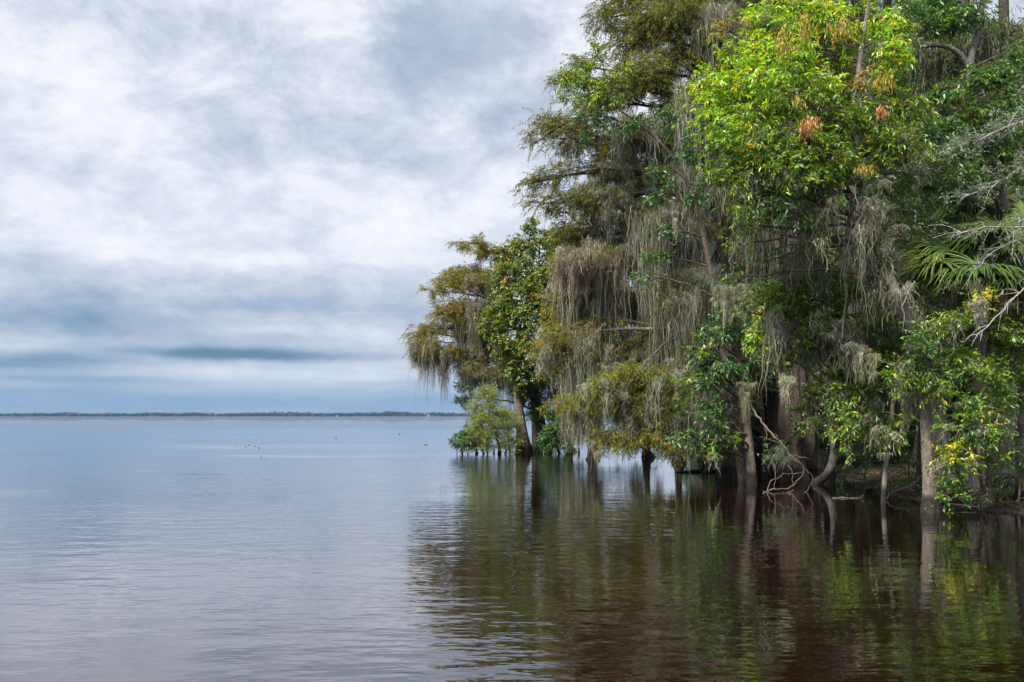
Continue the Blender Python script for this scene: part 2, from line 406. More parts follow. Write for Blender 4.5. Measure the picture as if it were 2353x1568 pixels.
def blob(x, y, rx, ry, amp):
    a = math.atan((x - CX) / F); e = math.atan((HY - y) / F * math.cos(a)); ra, re = rx / F, ry / F
    da = mth('DIVIDE', mth('SUBTRACT', azw, a), ra); de = mth('DIVIDE', mth('SUBTRACT', elw, e), re)
    q = mth('ADD', mth('MULTIPLY', da, da), mth('MULTIPLY', de, de))
    return mth('MULTIPLY', mth('EXPONENT', mth('MULTIPLY', q, -1.0)), amp)
val = mth('ADD', .755, mth('MULTIPLY', mth('SUBTRACT', n_big, .5), mth('MULTIPLY_ADD', el, 1.5, .30)))
val = mth('ADD', val, mth('MULTIPLY', mth('SUBTRACT', n_mid, .5), mth('MULTIPLY_ADD', el, 2.9, .28)))
lowm = mth('EXPONENT', mth('MULTIPLY', mth('ABSOLUTE', el), -9.0))
val = mth('ADD', val, mth('MULTIPLY', mth('SUBTRACT', n_st, .5), mth('MULTIPLY', lowm, 1.15)))
for b in [(560, 812, 230, 13, -.85), (640, 790, 330, 26, -.14), (250, 720, 480, 60, -.06), (850, 690, 300, 30, -.10), (640, 765, 300, 10, .10), (60, 828, 210, 22, -.58), (150, 870, 200, 8, -.30), (60, 740, 420, 42, -.36), (380, 700, 380, 34, -.16), (820, 725, 260, 30, -.16),
          (240, 240, 300, 150, .20), (120, 480, 300, 70, .14), (740, 90, 140, 110, .13), (640, 290, 70, 60, .16), (900, 520, 330, 50, .16), (640, 420, 60, 120, .12),
          (900, 330, 270, 60, -.19), (560, 270, 90, 110, -.17), (980, 120, 240, 80, -.17), (1150, 200, 160, 160, -.08), (640, 600, 500, 22, .13), (330, 420, 60, 50, -.13), (700, 650, 480, 30, -.08),
          (1150, 60, 200, 90, -.14), (1050, 440, 130, 60, .10), (250, 110, 150, 40, -.07),
          (500, 925, 900, 34, -.40), (760, 865, 300, 13, .16), (360, 842, 190, 10, .12)]:
    val = mth('ADD', val, blob(*b))
val = mth('SMOOTH_MAX', val, mth('MULTIPLY_ADD', mth('SUBTRACT', n_mid, .5), .5, mth('MINIMUM', mth('MULTIPLY', mth('SUBTRACT', el, .07), 4.0), .54)), .22)
cr = nt.nodes.new('ShaderNodeValToRGB'); e_ = cr.color_ramp.elements
e_[0].position = 0; e_[0].color = (.085, .175, .30, 1); e_[1].position = 1; e_[1].color = (.95, .96, .985, 1)
for p_, c_ in ((.22, (.18, .30, .46)), (.42, (.36, .455, .60)), (.60, (.54, .605, .715)), (.78, (.73, .775, .87)), (.90, (.87, .895, .955))):
    q = e_.new(p_); q.color = (*c_, 1)
L_.new(val, cr.inputs[0])
# clear blue air under the cloud deck, low over the lake
hz_ = mth('MULTIPLY', mth('EXPONENT', mth('MULTIPLY', mth('POWER', mth('DIVIDE', mth('ABSOLUTE', el), .052), 2.0), -1.0)), mth('MULTIPLY_ADD', n_st, -.5, 1.02))
hzm = nt.nodes.new('ShaderNodeMix'); hzm.data_type = 'RGBA'; L_.new(hz_, hzm.inputs[0]); L_.new(cr.outputs[0], hzm.inputs[6]); hzm.inputs[7].default_value = (.27, .43, .63, 1)
# the veiled sun brightens the deck behind the camera
sd = (math.sin(SUN_AZ) * math.cos(SUN_EL), math.cos(SUN_AZ) * math.cos(SUN_EL), math.sin(SUN_EL))
dt = nt.nodes.new('ShaderNodeVectorMath'); dt.operation = 'DOT_PRODUCT'; dt.inputs[1].default_value = sd; L_.new(tc_.outputs['Generated'], dt.inputs[0])
glow = mth('ADD', 1.0, mth('MULTIPLY', mth('POWER', mth('MAXIMUM', dt.outputs['Value'], 0.0), 4.0), 2.6))
bg1 = nt.nodes.new('ShaderNodeBackground'); L_.new(hzm.outputs[2], bg1.inputs[0]); L_.new(mth('MULTIPLY', glow, 2 ** -EXPO), bg1.inputs[1])
sk = nt.nodes.new('ShaderNodeTexSky'); sk.sky_type = 'NISHITA'; sk.sun_disc = False; sk.sun_elevation = SUN_EL; sk.sun_rotation = SUN_AZ
bg2 = nt.nodes.new('ShaderNodeBackground'); bg2.inputs[1].default_value = .08; L_.new(sk.outputs[0], bg2.inputs[0])
mxs = nt.nodes.new('ShaderNodeMixShader'); mxs.inputs[0].default_value = .96
L_.new(bg2.outputs[0], mxs.inputs[1]); L_.new(bg1.outputs[0], mxs.inputs[2])
wo = nt.nodes.new('ShaderNodeOutputWorld'); L_.new(mxs.outputs[0], wo.inputs[0])
w.cycles.sampling_method = 'MANUAL'; w.cycles.sample_map_resolution = 512
sun = bpy.data.lights.new('sun', 'SUN'); sun.energy = 2.2; sun.angle = R(14); sun.color = (1, .955, .87)
so = bpy.data.objects.new('sun', sun); col.objects.link(so)
from mathutils import Vector
so.rotation_euler = Vector(sd).to_track_quat('Z', 'Y').to_euler()

# ------------------------------------------------------------------ camera
cam = bpy.data.cameras.new('camera'); cam.lens = 30; cam.sensor_width = 36; cam.shift_y = .0731; cam.clip_end = 30000; cam.clip_start = .1
co = bpy.data.objects.new('camera', cam); col.objects.link(co); co.location = (0, 0, CAMH); co.rotation_euler = (R(90), 0, 0)
scene.camera = co
scene.view_settings.view_transform = 'Standard'; scene.view_settings.look = 'None'
scene.view_settings.exposure = EXPO; scene.view_settings.gamma = 1
scene.cycles.max_bounces = 6; scene.cycles.diffuse_bounces = 4; scene.cycles.glossy_bounces = 3; scene.cycles.transmission_bounces = 3
scene.cycles.transparent_max_bounces = 4; scene.cycles.caustics_reflective = False; scene.cycles.caustics_refractive = False
scene.cycles.sample_clamp_indirect = 6

# ------------------------------------------------------------------ water
m, nt2, out, N = new_mat('lake_water'); l = nt2.links
g = N('ShaderNodeNewGeometry')
mp_ = N('ShaderNodeMapping'); mp_.inputs['Scale'].default_value = (.42, 1, 1); mp_.inputs['Rotation'].default_value = (0, 0, R(-5)); l.new(g.outputs['Position'], mp_.inputs[0])
na = N('ShaderNodeTexNoise', i_Scale=2.5, i_Detail=3.5, i_Roughness=.5); l.new(mp_.outputs[0], na.inputs['Vector'])
nb = N('ShaderNodeTexNoise', i_Scale=6.0, i_Detail=2.0, i_Roughness=.5); l.new(mp_.outputs[0], nb.inputs['Vector'])
np_ = N('ShaderNodeTexNoise', i_Scale=.10, i_Detail=3.0, i_Roughness=.55); l.new(mp_.outputs[0], np_.inputs['Vector'])
pr = N('ShaderNodeMapRange'); pr.inputs[1].default_value = .38; pr.inputs[2].default_value = .66; pr.inputs[3].default_value = .18; pr.inputs[4].default_value = 1.5; l.new(np_.outputs[0], pr.inputs[0])
sx = N('ShaderNodeSeparateXYZ'); l.new(g.outputs['Position'], sx.inputs[0])
def wm(op, a, b=None, c=None):
    n = N('ShaderNodeMath', operation=op)
    for i, q in enumerate((a, b, c)):
        if q is None: continue
        if hasattr(q, 'links'): l.new(q, n.inputs[i])
        else: n.inputs[i].default_value = q
    return n.outputs[0]
def rng_(v, a, b, c, d):
    n = N('ShaderNodeMapRange', interpolation_type='SMOOTHSTEP')
    for i, q in enumerate((a, b, c, d)): n.inputs[i + 1].default_value = q
    l.new(v, n.inputs[0]); return n.outputs[0]
# sheltered by the trees on the right, open to the wind beyond ~130 m
shel = rng_(wm('ADD', sx.outputs[0], wm('MULTIPLY', sx.outputs[1], -.02)), -1.0, 6.0, 1.1, .42)
wind = rng_(wm('ADD', sx.outputs[1], wm('MULTIPLY', np_.outputs[0], 60.)), 150., 175., 0., 1.)
amp = wm('MULTIPLY', pr.outputs[0], shel)
h = wm('ADD', na.outputs[0], wm('MULTIPLY', nb.outputs[0], .25))
h = wm('MULTIPLY', h, wm('ADD', amp, wm('MULTIPLY', wind, 4.5)))
bp = N('ShaderNodeBump', i_Strength=1.0, i_Distance=.021); l.new(h, bp.inputs['Height'])
lw = N('ShaderNodeLayerWeight', i_Blend=.5); l.new(bp.outputs[0], lw.inputs['Normal'])
fr = wm('MULTIPLY_ADD', wm('POWER', lw.outputs['Facing'], 2.95), .95, .028)
gl = N('ShaderNodeBsdfGlossy', i_Roughness=.015); gl.inputs['Color'].default_value = (.94, .96, 1, 1); l.new(bp.outputs[0], gl.inputs['Normal'])
df = N('ShaderNodeBsdfDiffuse'); df.inputs['Color'].default_value = (.0070, .0020, .0011, 1)
ms = N('ShaderNodeMixShader'); l.new(fr, ms.inputs[0]); l.new(df.outputs[0], ms.inputs[1]); l.new(gl.outputs[0], ms.inputs[2]); l.new(ms.outputs[0], out.inputs[0])
wb = MB(); wb.add([(-9000, -200, 0), (9000, -200, 0), (9000, 12000, 0), (-9000, 12000, 0)], [[0, 1, 2, 3]], (1, 1, 1))
tag(wb.build('lake_water', m), 'calm dark lake water mirroring cloud and trees', 'water', kind='structure')

# ------------------------------------------------------------------ bank
m, nt2, out, N = new_mat('leaf_mould_soil'); l = nt2.links
g = N('ShaderNodeNewGeometry'); n1 = N('ShaderNodeTexNoise', i_Scale=5., i_Detail=8., i_Roughness=.7); l.new(g.outputs['Position'], n1.inputs['Vector'])
r1 = N('ShaderNodeValToRGB'); r1.color_ramp.elements[0].position = .35; r1.color_ramp.elements[1].position = .7
r1.color_ramp.elements[0].color = (.009, .006, .004, 1); r1.color_ramp.elements[1].color = (.040, .026, .017, 1); l.new(n1.outputs[0], r1.inputs[0])
b = N('ShaderNodeBsdfPrincipled', i_Roughness=.9); l.new(r1.outputs[0], b.inputs['Base Color'])
bp = N('ShaderNodeBump', i_Strength=1., i_Distance=.06); l.new(n1.outputs[0], bp.inputs['Height']); l.new(bp.outputs[0], b.inputs['Normal']); l.new(b.outputs[0], out.inputs[0])
SH = np.array([(5, 13.5), (12, 11.6), (15, 11.0), (17.3, 10.45), (18.6, 9.9), (20.5, 9.6), (22.5, 9.7), (25, 10.3), (28, 11.2), (34, 12.5), (45, 15), (60, 19), (90, 30), (130, 48)])
def shore(y): return np.interp(y, SH[:, 0], SH[:, 1]) + .22 * np.sin(y * 2.3) + .12 * np.sin(y * 5.1 + 1)
def ground_z(x, y):
    s = x - shore(y)
    return np.where(s < 0, np.maximum(s * .25, -.8), .05 * np.tanh(s * 3) + .05 * s / (1 + .05 * s) + .035 * np.sin(x * 3.1 + y) * np.sin(y * 2.3 - x) * np.clip(s, 0, 1))
gx = np.concatenate([np.arange(8.5, 18, .12), np.arange(18, 70, 1.5)]); gy = np.concatenate([np.arange(8, 32, .15), np.arange(32, 125, 1.5)])
GX, GY = np.meshgrid(gx, gy, indexing='ij'); GZ = ground_z(GX, GY)
i, j = np.meshgrid(np.arange(len(gx) - 1), np.arange(len(gy) - 1), indexing='ij'); k = len(gy)
gm = MB(); gm.add(np.stack([GX, GY, GZ], -1).reshape(-1, 3), np.stack([i * k + j, (i + 1) * k + j, (i + 1) * k + j + 1, i * k + j + 1], -1).reshape(-1, 4), (1, 1, 1))
tag(gm.build('ground', m, smooth=True), 'dark muddy bank of leaf mould at the water edge', 'ground', kind='structure')
# leaf litter and grass on the bank
n = 9000; yy = rng.uniform(16.5, 30, n); xx = shore(yy) + rng.gamma(1.4, 1.6, n) - .05
lm = MB(); leaves(lm, np.stack([xx, yy, ground_z(xx, yy) + .012], 1), nrm(rng.normal(0, 1, (n, 3)) * [1, 1, .25]), rng.uniform(.05, .14, n), rng.uniform(.025, .05, n),
       np.array([(.065, .038, .02), (.10, .06, .035), (.045, .025, .015), (.15, .11, .075)])[rng.integers(0, 4, n)], flat=2)
tag(lm.build('leaf_litter', MAT['dry']), 'brown fallen leaves strewn over the muddy bank', 'leaf litter', kind='stuff')
n = 2600; cl = rng.integers(0, 46, n); cy = rng.uniform(17.3, 24, 46); cxx = shore(cy) + rng.uniform(.15, 2.4, 46)
xx = cxx[cl] + rng.normal(0, .13, n); yy = cy[cl] + rng.normal(0, .13, n)
gmx = MB(); leaves(gmx, np.stack([xx, yy, ground_z(xx, yy)], 1), nrm(rng.normal(0, .5, (n, 3)) * [1, 1, .1] + UP), rng.uniform(.08, .24, n), .012,
       np.array([(.09, .17, .02), (.14, .20, .03), (.05, .11, .015)])[rng.integers(0, 3, n)], flat=.1)
tag(gmx.build('grass', MAT['leaf']), 'low green grass tufts along the muddy bank', 'grass', kind='stuff')

# ------------------------------------------------------------------ far shore
fm = MB(); n = 5200
fx = rng.uniform(-2300, 1500, n); fy = rng.uniform(2950, 3080, n)
hh = (10 + 4 * np.clip((fx + 1500) / 1400, 0, 1) + 1.5 * np.sin(fx / 90) * np.sin(fx / 37 + 1)) * rng.uniform(.6, 1.15, n) * (1 + .10 * np.sin(fx / 61 + 2) + .08 * np.sin(fx / 23) + .12 * np.sin(fx / 9.))
k = 26
ph = nrm(rng.normal(0, 1, (n, k, 3))); rad = np.stack([hh * .55, hh * .55, hh * .5], -1)
cc = np.stack([fx, fy, hh * .5], -1)[:, None] + ph * rad[:, None]
cc[..., 2] = np.maximum(cc[..., 2], .4)
tri = cc[:, :, None] + rng.normal(0, 1.5, (n, k, 3, 3)); tri[..., 2] = np.maximum(tri[..., 2], .2)
fm.add(tri.reshape(-1, 3), np.arange(n * k * 3).reshape(-1, 3), np.repeat(np.array([(.010, .022, .014), (.007, .017, .012), (.014, .026, .015)])[rng.integers(0, 3, n)], k * 3, 0))
tag(fm.build('far_treeline', MAT['leaf']), 'low dark treeline along the far shore of the lake', 'treeline', kind='stuff')
sb = MB(); gx = np.linspace(-2600, 1800, 60); 
sb.add(np.concatenate([np.stack([gx, np.full(60, 2940) + 12 * np.sin(gx / 60), np.full(60, -.5)], 1), np.stack([gx, np.full(60, 2960), np.full(60, 1.2)], 1), np.stack([gx, np.full(60, 3400), np.full(60, 3.)], 1)]),
       np.concatenate([np.stack([np.arange(59), np.arange(59) + 1, np.arange(59) + 61, np.arange(59) + 60], 1), np.stack([np.arange(59), np.arange(59) + 1, np.arange(59) + 61, np.arange(59) + 60], 1) + 60]), (1, 1, 1))
tag(sb.build('far_shore', m), 'thin strip of land on the far side of the lake', 'shore', kind='structure')
m, nt2, out, N = new_mat('white_boards'); b = N('ShaderNodeBsdfPrincipled', i_Roughness=.6); b.inputs['Base Color'].default_value = (.8, .8, .78, 1)
nz = N('ShaderNodeTexNoise', i_Scale=.8); r1 = N('ShaderNodeValToRGB'); r1.color_ramp.elements[0].color = (.22, .22, .22, 1); r1.color_ramp.elements[1].color = (.34, .34, .33, 1)
nt2.links.new(nz.outputs[0], r1.inputs[0]); nt2.links.new(r1.outputs[0], b.inputs['Base Color']); nt2.links.new(b.outputs[0], out.inputs[0])
for px, ww, hh_, lab in ((985, 6, 2.6, 'small white lakeside house nearest the tree point'), (775, 5, 2.2, 'small white lakeside house near mid horizon')):
    c = P(px, HY, 2935); hb = MB()
    v = np.array([(-ww / 2, -4, 0), (ww / 2, -4, 0), (ww / 2, 4, 0), (-ww / 2, 4, 0)]); t_ = v + [0, 0, hh_]; rf = np.array([(-ww / 2, 0, hh_ + 1), (ww / 2, 0, hh_ + 1)])
    hb.add(np.vstack([v, t_]) + [0, 0, .3], [[0, 1, 5, 4], [1, 2, 6, 5], [2, 3, 7, 6], [3, 0, 4, 7]], (1, 1, 1))
    r_ = empty('lake_house', (c[0], c[1], .4)); tag(r_, lab, 'house', 'white houses on the far shore')
    o = hb.build('wall', m); o.parent = r_
    rb = MB(); rb.add(np.vstack([t_, rf]) + [0, 0, .3], [[0, 1, 5, 4], [2, 3, 4, 5]], (1, 1, 1)); rb.add(np.vstack([t_, rf]) + [0, 0, .3], [[3, 0, 4], [1, 2, 5]], (1, 1, 1))
    o = rb.build('roof', MAT['bare']); o.parent = r_

# air over the lake: the far shore fades blue
hz = MB(); x0, x1, y0, y1, z0, z1 = -2700, 1900, -60, 3500, -1.9, 60
v = [(x, y, z) for z in (z0, z1) for x, y in ((x0, y0), (x1, y0), (x1, y1), (x0, y1))]
hz.add(v, [[3, 2, 1, 0], [4, 5, 6, 7], [0, 1, 5, 4], [1, 2, 6, 5], [2, 3, 7, 6], [3, 0, 4, 7]], (1, 1, 1))
m, nt2, out, N = new_mat('lake_air'); pv = N('ShaderNodeVolumePrincipled'); pv.inputs['Density'].default_value = 0.9e-4; pv.inputs['Color'].default_value = (.20, .34, .60, 1); pv.inputs['Anisotropy'].default_value = 0
nt2.links.new(pv.outputs[0], out.inputs['Volume'])
tag(hz.build('haze', m), 'thin blue haze between the camera and the far shore', 'haze', kind='stuff')
# ================================================================== the tree point, far end
tree('cypress_tree', 'outermost rust tinged cypress hung with moss, overhanging the open lake', 'tree',
     [(1242, 1036, 47.5, .36), (1228, 900, 47.5, .27), (1195, 770, 47.2, .22), (1165, 660, 47, .14), (1135, 575, 46.8, .06)],
     [(1085, 560, 48, 17, 46.5), (1130, 582, 45, 20, 47), (1165, 600, 40, 30, 47.5), (1025, 648, 50, 22, 46.5), (1080, 628, 60, 24, 47), (1120, 655, 50, 30, 47), (990, 668, 26, 16, 46),
      (955, 768, 28, 20, 46), (985, 760, 34, 16, 46.2), (1010, 722, 28, 26, 46), (965, 815, 24, 20, 45.8), (1045, 700, 30, 18, 46.5)],
     kind='feather', pal='rusty', bark='cypress', dens=42, moss_amt=.5, moss_len=1.0, scale=.95, twigmat='dark', tint=(.9, .86, .84),
     curtains=[(950, 800, 1075, 806, 45.8, 46.5, 150, 60, dict(fol=4, sp=.06, tint=(.8, .76, .72))), (1040, 705, 1165, 725, 46.5, 47, 120, 90), (1050, 745, 1160, 760, 46.8, 47, 150, 110), (1060, 838, 1185, 870, 46.5, 47, 110, 100), (1070, 640, 1160, 655, 46.4, 46.9, 100, 55), (950, 795, 1010, 785, 45.6, 46.2, 120, 26, dict(fol=5, sp=.06, tint=(.8, .76, .72))),
               (1085, 800, 1180, 815, 47, 47.3, 110, 50)],
     ridge=flare(.12, 6, .9))
tree('dark_oak', 'shrubby dark evergreen tree behind the outermost maple', 'tree',
     [(1262, 1036, 47.2, .16), (1240, 940, 47.6, .12), (1215, 860, 47.8, .09)],
     [(1066, 888, 18, 24, 46.3), (1090, 850, 26, 24, 46.8), (1225, 875, 36, 50, 47.5), (1238, 940, 30, 36, 47.2), (1060, 915, 14, 18, 46.3), (1195, 905, 30, 28, 47.6)],
     kind='scrub', pal='glossy', bark='dark', dens=55, moss_amt=1.0, moss_len=.9, scale=.85, tint=(.75, .72, .70))
tree('maple_tree', 'round crowned maple speckled red and yellow with a pale trunk', 'tree',
     [(1203, 1040, 45.6, .36), (1198, 985, 45.6, .26), (1191, 920, 45.5, .225), (1190, 850, 45.5, .19), (1205, 760, 45.3, .15), (1235, 650, 45.3, .08), (1240, 560, 45.3, .03)],
     [(1215, 560, 48, 34, 45), (1280, 588, 56, 44, 45), (1160, 632, 46, 36, 44.8), (1235, 640, 66, 46, 44.6), (1310, 650, 46, 56, 45), (1140, 700, 40, 34, 44.8), (1205, 725, 66, 46, 44.5),
      (1160, 790, 46, 40, 44.8), (1240, 800, 56, 48, 44.6), (1185, 845, 40, 28, 44.9), (1290, 740, 46, 56, 45), (1208, 880, 26, 22, 45), (1215, 520, 20, 22, 45), (1270, 545, 30, 26, 45.5), (1320, 570, 40, 36, 45.4), (1180, 590, 40, 34, 45), (1265, 700, 56, 46, 44.6), (1130, 745, 32, 30, 44.6), (1310, 800, 40, 46, 45), (1255, 860, 40, 34, 45), (1200, 670, 50, 40, 44.6)],
     kind='maple', pal='maple', bark='pale', dens=30, scale=1.0, ridge=flare(.08, 6, .8))
tree('willow_bush', 'pale yellow green willow bush on the lake tip', 'bush',
     [(1150, 1042, 45.2, .07), (1140, 1000, 45, .05), (1125, 950, 45, .03)],
     [(1118, 918, 30, 22, 44.6), (1135, 950, 40, 28, 44.5), (1105, 975, 34, 26, 44.4), (1150, 985, 36, 28, 44.5), (1120, 1008, 40, 18, 44.4), (1172, 1010, 26, 20, 44.7), (1170, 965, 22, 24, 44.8), (1100, 1022, 34, 12, 44.5), (1140, 1028, 34, 12, 44.5), (1168, 1030, 26, 12, 44.6), (1095, 950, 24, 24, 44.6), (1130, 905, 20, 14, 44.6)],
     kind='willow', pal='willow', bark='dark', dens=42, extra_trunks=[[(1120, 1042, 45, .05), (1112, 1000, 44.8, .04), (1105, 965, 44.6, .02)], [(1172, 1044, 45, .05), (1168, 1000, 44.8, .04), (1165, 960, 44.6, .02)]])
tree('waterside_shrub', 'dark glossy shrub spreading low over water left of the willow bush', 'shrub',
     [(1112, 1044, 45, .06), (1095, 1022, 45, .05), (1075, 1010, 45, .03)],
     [(1052, 1018, 20, 9, 44.6), (1075, 1004, 24, 15, 44.6), (1092, 985, 22, 20, 44.8), (1060, 1000, 18, 12, 44.9), (1065, 1026, 22, 9, 44.6), (1090, 1018, 24, 14, 44.8), (1045, 1026, 14, 7, 44.5)],
     kind='scrub', pal='glossy', bark='dark', dens=70, scale=.7, extra_trunks=[[(1075, 1042, 45, .03), (1080, 1020, 45, .03)], [(1050, 1040, 45, .02), (1058, 1022, 45, .02)], [(1093, 1043, 45, .03), (1085, 1015, 45, .03)]])
tree('waterside_shrub', 'dark rounded shrub standing in water right of the pale maple trunk', 'shrub',
     [(1285, 1040, 46, .07), (1275, 1015, 46, .05), (1270, 990, 46, .03)],
     [(1262, 1000, 26, 24, 45.4), (1290, 985, 30, 26, 45.4), (1250, 1022, 18, 14, 45.5), (1302, 1010, 22, 16, 45.3), (1320, 985, 18, 20, 45.6), (1270, 1026, 22, 12, 45.4), (1300, 1026, 22, 14, 45.4), (1280, 965, 24, 20, 45.6)],
     kind='scrub', pal='glossy', bark='dark', dens=62, scale=.75, extra_trunks=[[(1310, 1040, 45.5, .06), (1318, 1015, 45.5, .05), (1312, 990, 45.5, .03)], [(1252, 1040, 45.5, .03), (1256, 1020, 45.5, .03)]])
for i_, (x, dx, hh_) in enumerate(((1060, 1, .35), (1098, -1, .5), (1133, 1, .4), (1146, 0, .6), (1160, 1, .35), (1226, 1, .55), (1236, -1, .75), (1245, 0, .5), (1256, 1, .6), (1330, 0, .7))):
    b_ = P(x, 1041 + rng.uniform(-2, 3), 45.5); hh_ *= .5; b_[2] = -.3; kb = MB()
    tube(kb, spline(np.array([b_, b_ + [dx * .05, 0, .3 + hh_ * .5], b_ + [dx * .1, 0, .3 + hh_]]), 8), np.linspace(.11, .03, 8), 8, rough=.09)
    tag(kb.build('cypress_knee', MAT['dark'], origin=b_, smooth=True), 'dark woody cypress knee poking from the water near the maple foot', 'tree root', 'cypress knees at the tree point')

# ================================================================== the tall cypresses in the middle
tree('cypress_tree', 'tall olive cypress reaching left over the lake under long moss curtains', 'tree',
     [(1692, 1096, 27.9, .44), (1690, 1040, 27.9, .33), (1684, 940, 28, .27), (1668, 780, 28.2, .25), (1650, 560, 28.4, .22), (1638, 300, 28.4, .19), (1620, 50, 28.4, .14), (1605, -180, 28.4, .07)],
     [(1245, 285, 42, 26, 28), (1300, 318, 62, 36, 28), (1228, 330, 26, 34, 27.8), (1380, 335, 60, 36, 28.5), (1208, 425, 30, 20, 27.6), (1262, 405, 50, 24, 27.8), (1245, 468, 52, 24, 27.6), (1325, 490, 62, 34, 28), (1310, 545, 52, 34, 28.3),
      (1282, 195, 20, 30, 28.4), (1318, 150, 26, 26, 28.4), (1345, 230, 50, 40, 28.8), (1378, 40, 38, 40, 28.2), (1425, 95, 50, 50, 28.2), (1500, 60, 76, 56, 28), (1475, 170, 86, 50, 27.6), (1555, 140, 66, 56, 27.8), (1420, 205, 56, 46, 28.6),
      (1555, 235, 66, 36, 28), (1440, -10, 70, 40, 28.4), (1575, -10, 80, 40, 28.4), (1450, 400, 60, 26, 28.6), (1390, 570, 50, 26, 28.8), (1545, 10, 60, 40, 27.2)],
     kind='feather', pal='olive', bark='cypress', dens=52, moss_amt=1.6, moss_len=1.3, scale=.85, twigmat='dark',
     curtains=[(1320, 448, 1490, 478, 27.8, 28.2, 130, 80, dict(r=.09)), (1420, 300, 1630, 320, 28, 28.4, 190, 130), (1450, 500, 1640, 540, 27.6, 28.2, 240, 150, dict(r=.08)), (1590, 40, 1720, 60, 27.6, 28.2, 130, 80),
               (1560, 240, 1650, 260, 27.6, 28.3, 230, 100), (1370, 390, 1500, 400, 28.5, 28.6, 120, 60), (1480, 420, 1640, 430, 28.6, 28.5, 170, 90), (1560, 640, 1660, 665, 27.4, 28, 200, 90, dict(r=.1)), (1640, -30, 1760, -20, 28.5, 28.5, 150, 70)],
     ridge=flare(.10, 7, 1.0, .5), sides=42)
LOW = tree('cypress_tree', 'low spreading cypress with orange tipped drooping branches and moss', 'tree',
     [(1772, 1088, 29.6, .52), (1768, 1030, 29.6, .38), (1762, 930, 29.6, .31), (1755, 780, 29.6, .28), (1750, 560, 29.6, .24), (1745, 250, 29.6, .18), (1740, -50, 29.6, .1)],
     [(1285, 607, 38, 18, 28.2, dict(pal='rusty')), (1340, 600, 50, 18, 28.2, dict(pal='rusty')), (1262, 690, 30, 22, 28, dict(pal='gold')), (1262, 770, 36, 28, 28, dict(pal='gold')), (1290, 830, 34, 30, 28.2), (1395, 600, 44, 18, 28.4), (1300, 720, 36, 30, 28.6),
      (1440, 850, 46, 20, 26.6, dict(pal='gold')), (1385, 875, 46, 26, 26.6, dict(pal='gold')), (1340, 925, 44, 26, 26.8, dict(pal='rusty')), (1270, 930, 38, 20, 27, dict(pal='gold')), (1430, 940, 60, 30, 26.6), (1380, 1000, 32, 20, 26.2, dict(pal='gold')),
      (1405, 1028, 32, 16, 26.2, dict(pal='gold')), (1480, 1000, 46, 24, 26.6, dict(pal='gold')), (1545, 1030, 46, 18, 26.8), (1600, 960, 56, 32, 27.2), (1520, 910, 56, 30, 27), (1440, 1020, 30, 20, 26.4), (1500, 760, 60, 40, 28.6), (1560, 860, 50, 30, 28), (1420, 720, 60, 40, 29), (1600, 1020, 40, 24, 27.4)],
     kind='feather', pal='olive', bark='cypress', dens=64, moss_amt=.7, moss_len=1.0, scale=.85, twigmat='twig',
     curtains=[(1282, 598, 1440, 592, 27.6, 28.0, 230, 70, dict(tint=(1.1, 1.0, 1.0))), (1300, 650, 1420, 680, 28.4, 28.6, 170, 70), (1480, 650, 1690, 690, 28.0, 28.6, 240, 130), (1330, 800, 1560, 790, 27.8, 28.6, 170, 50), (1400, 880, 1640, 860, 27.4, 28.4, 170, 46),
               (1320, 940, 1480, 930, 26.8, 27.2, 130, 22), (1480, 960, 1660, 930, 27, 27.8, 140, 34), (1590, 760, 1700, 740, 28.6, 29, 180, 80), (1480, 860, 1600, 850, 26.2, 27, 190, 26, dict(sp=.05, r=.03, dep=.8)), (1560, 900, 1700, 890, 26.0, 27, 170, 26, dict(sp=.05, r=.03, dep=.8)), (1330, 900, 1430, 880, 26.0, 26.6, 150, 16, dict(sp=.05, r=.03)), (1520, 700, 1650, 690, 26.8, 27.6, 230, 34, dict(sp=.05, r=.03, dep=.8)), (1230, 800, 1330, 800, 28.6, 29, 140, 36), (1640, 880, 1730, 870, 28.4, 29, 150, 60)],
     ridge=flare(.12, 7, 1.0, 1.), sides=42)
tree('cypress_tree', 'broad buttressed brown cypress trunk draped in moss behind the ash', 'tree',
     [(1832, 1098, 27.7, .62), (1830, 1050, 27.7, .48), (1826, 960, 27.8, .40), (1822, 840, 28, .35), (1815, 560, 28.2, .34), (1808, 250, 28.2, .26), (1800, -80, 28.2, .14)],
     [(1690, 60, 70, 50, 28, {}), (1660, 170, 50, 40, 27.6), (1760, 0, 80, 50, 28.2), (1880, 40, 80, 50, 29), (1700, -40, 80, 40, 28.6), (1900, 200, 80, 50, 29.4), (1740, 560, 60, 36, 28.4, dict(dens=25)), (1900, 520, 70, 40, 29, dict(dens=25))],
     kind='feather', pal='olive', bark='cypress', dens=40, moss_amt=4, moss_len=2.2, scale=.85, twigmat='dark',
     curtains=[(1660, 90, 1800, 80, 28, 28.4, 200, 120), (1690, 470, 1810, 480, 28, 28.2, 240, 110), (1830, 470, 1980, 450, 28.2, 28.6, 260, 120), (1860, 600, 2000, 590, 28.4, 29, 220, 90), (1650, 400, 1800, 420, 28.6, 28.4, 220, 90), (1840, 760, 1940, 750, 28.2, 28.6, 160, 60),
               (1690, 700, 1800, 690, 27.4, 27.8, 170, 70)],
     ridge=flare(.13, 8, 1.1, .2), sides=44)

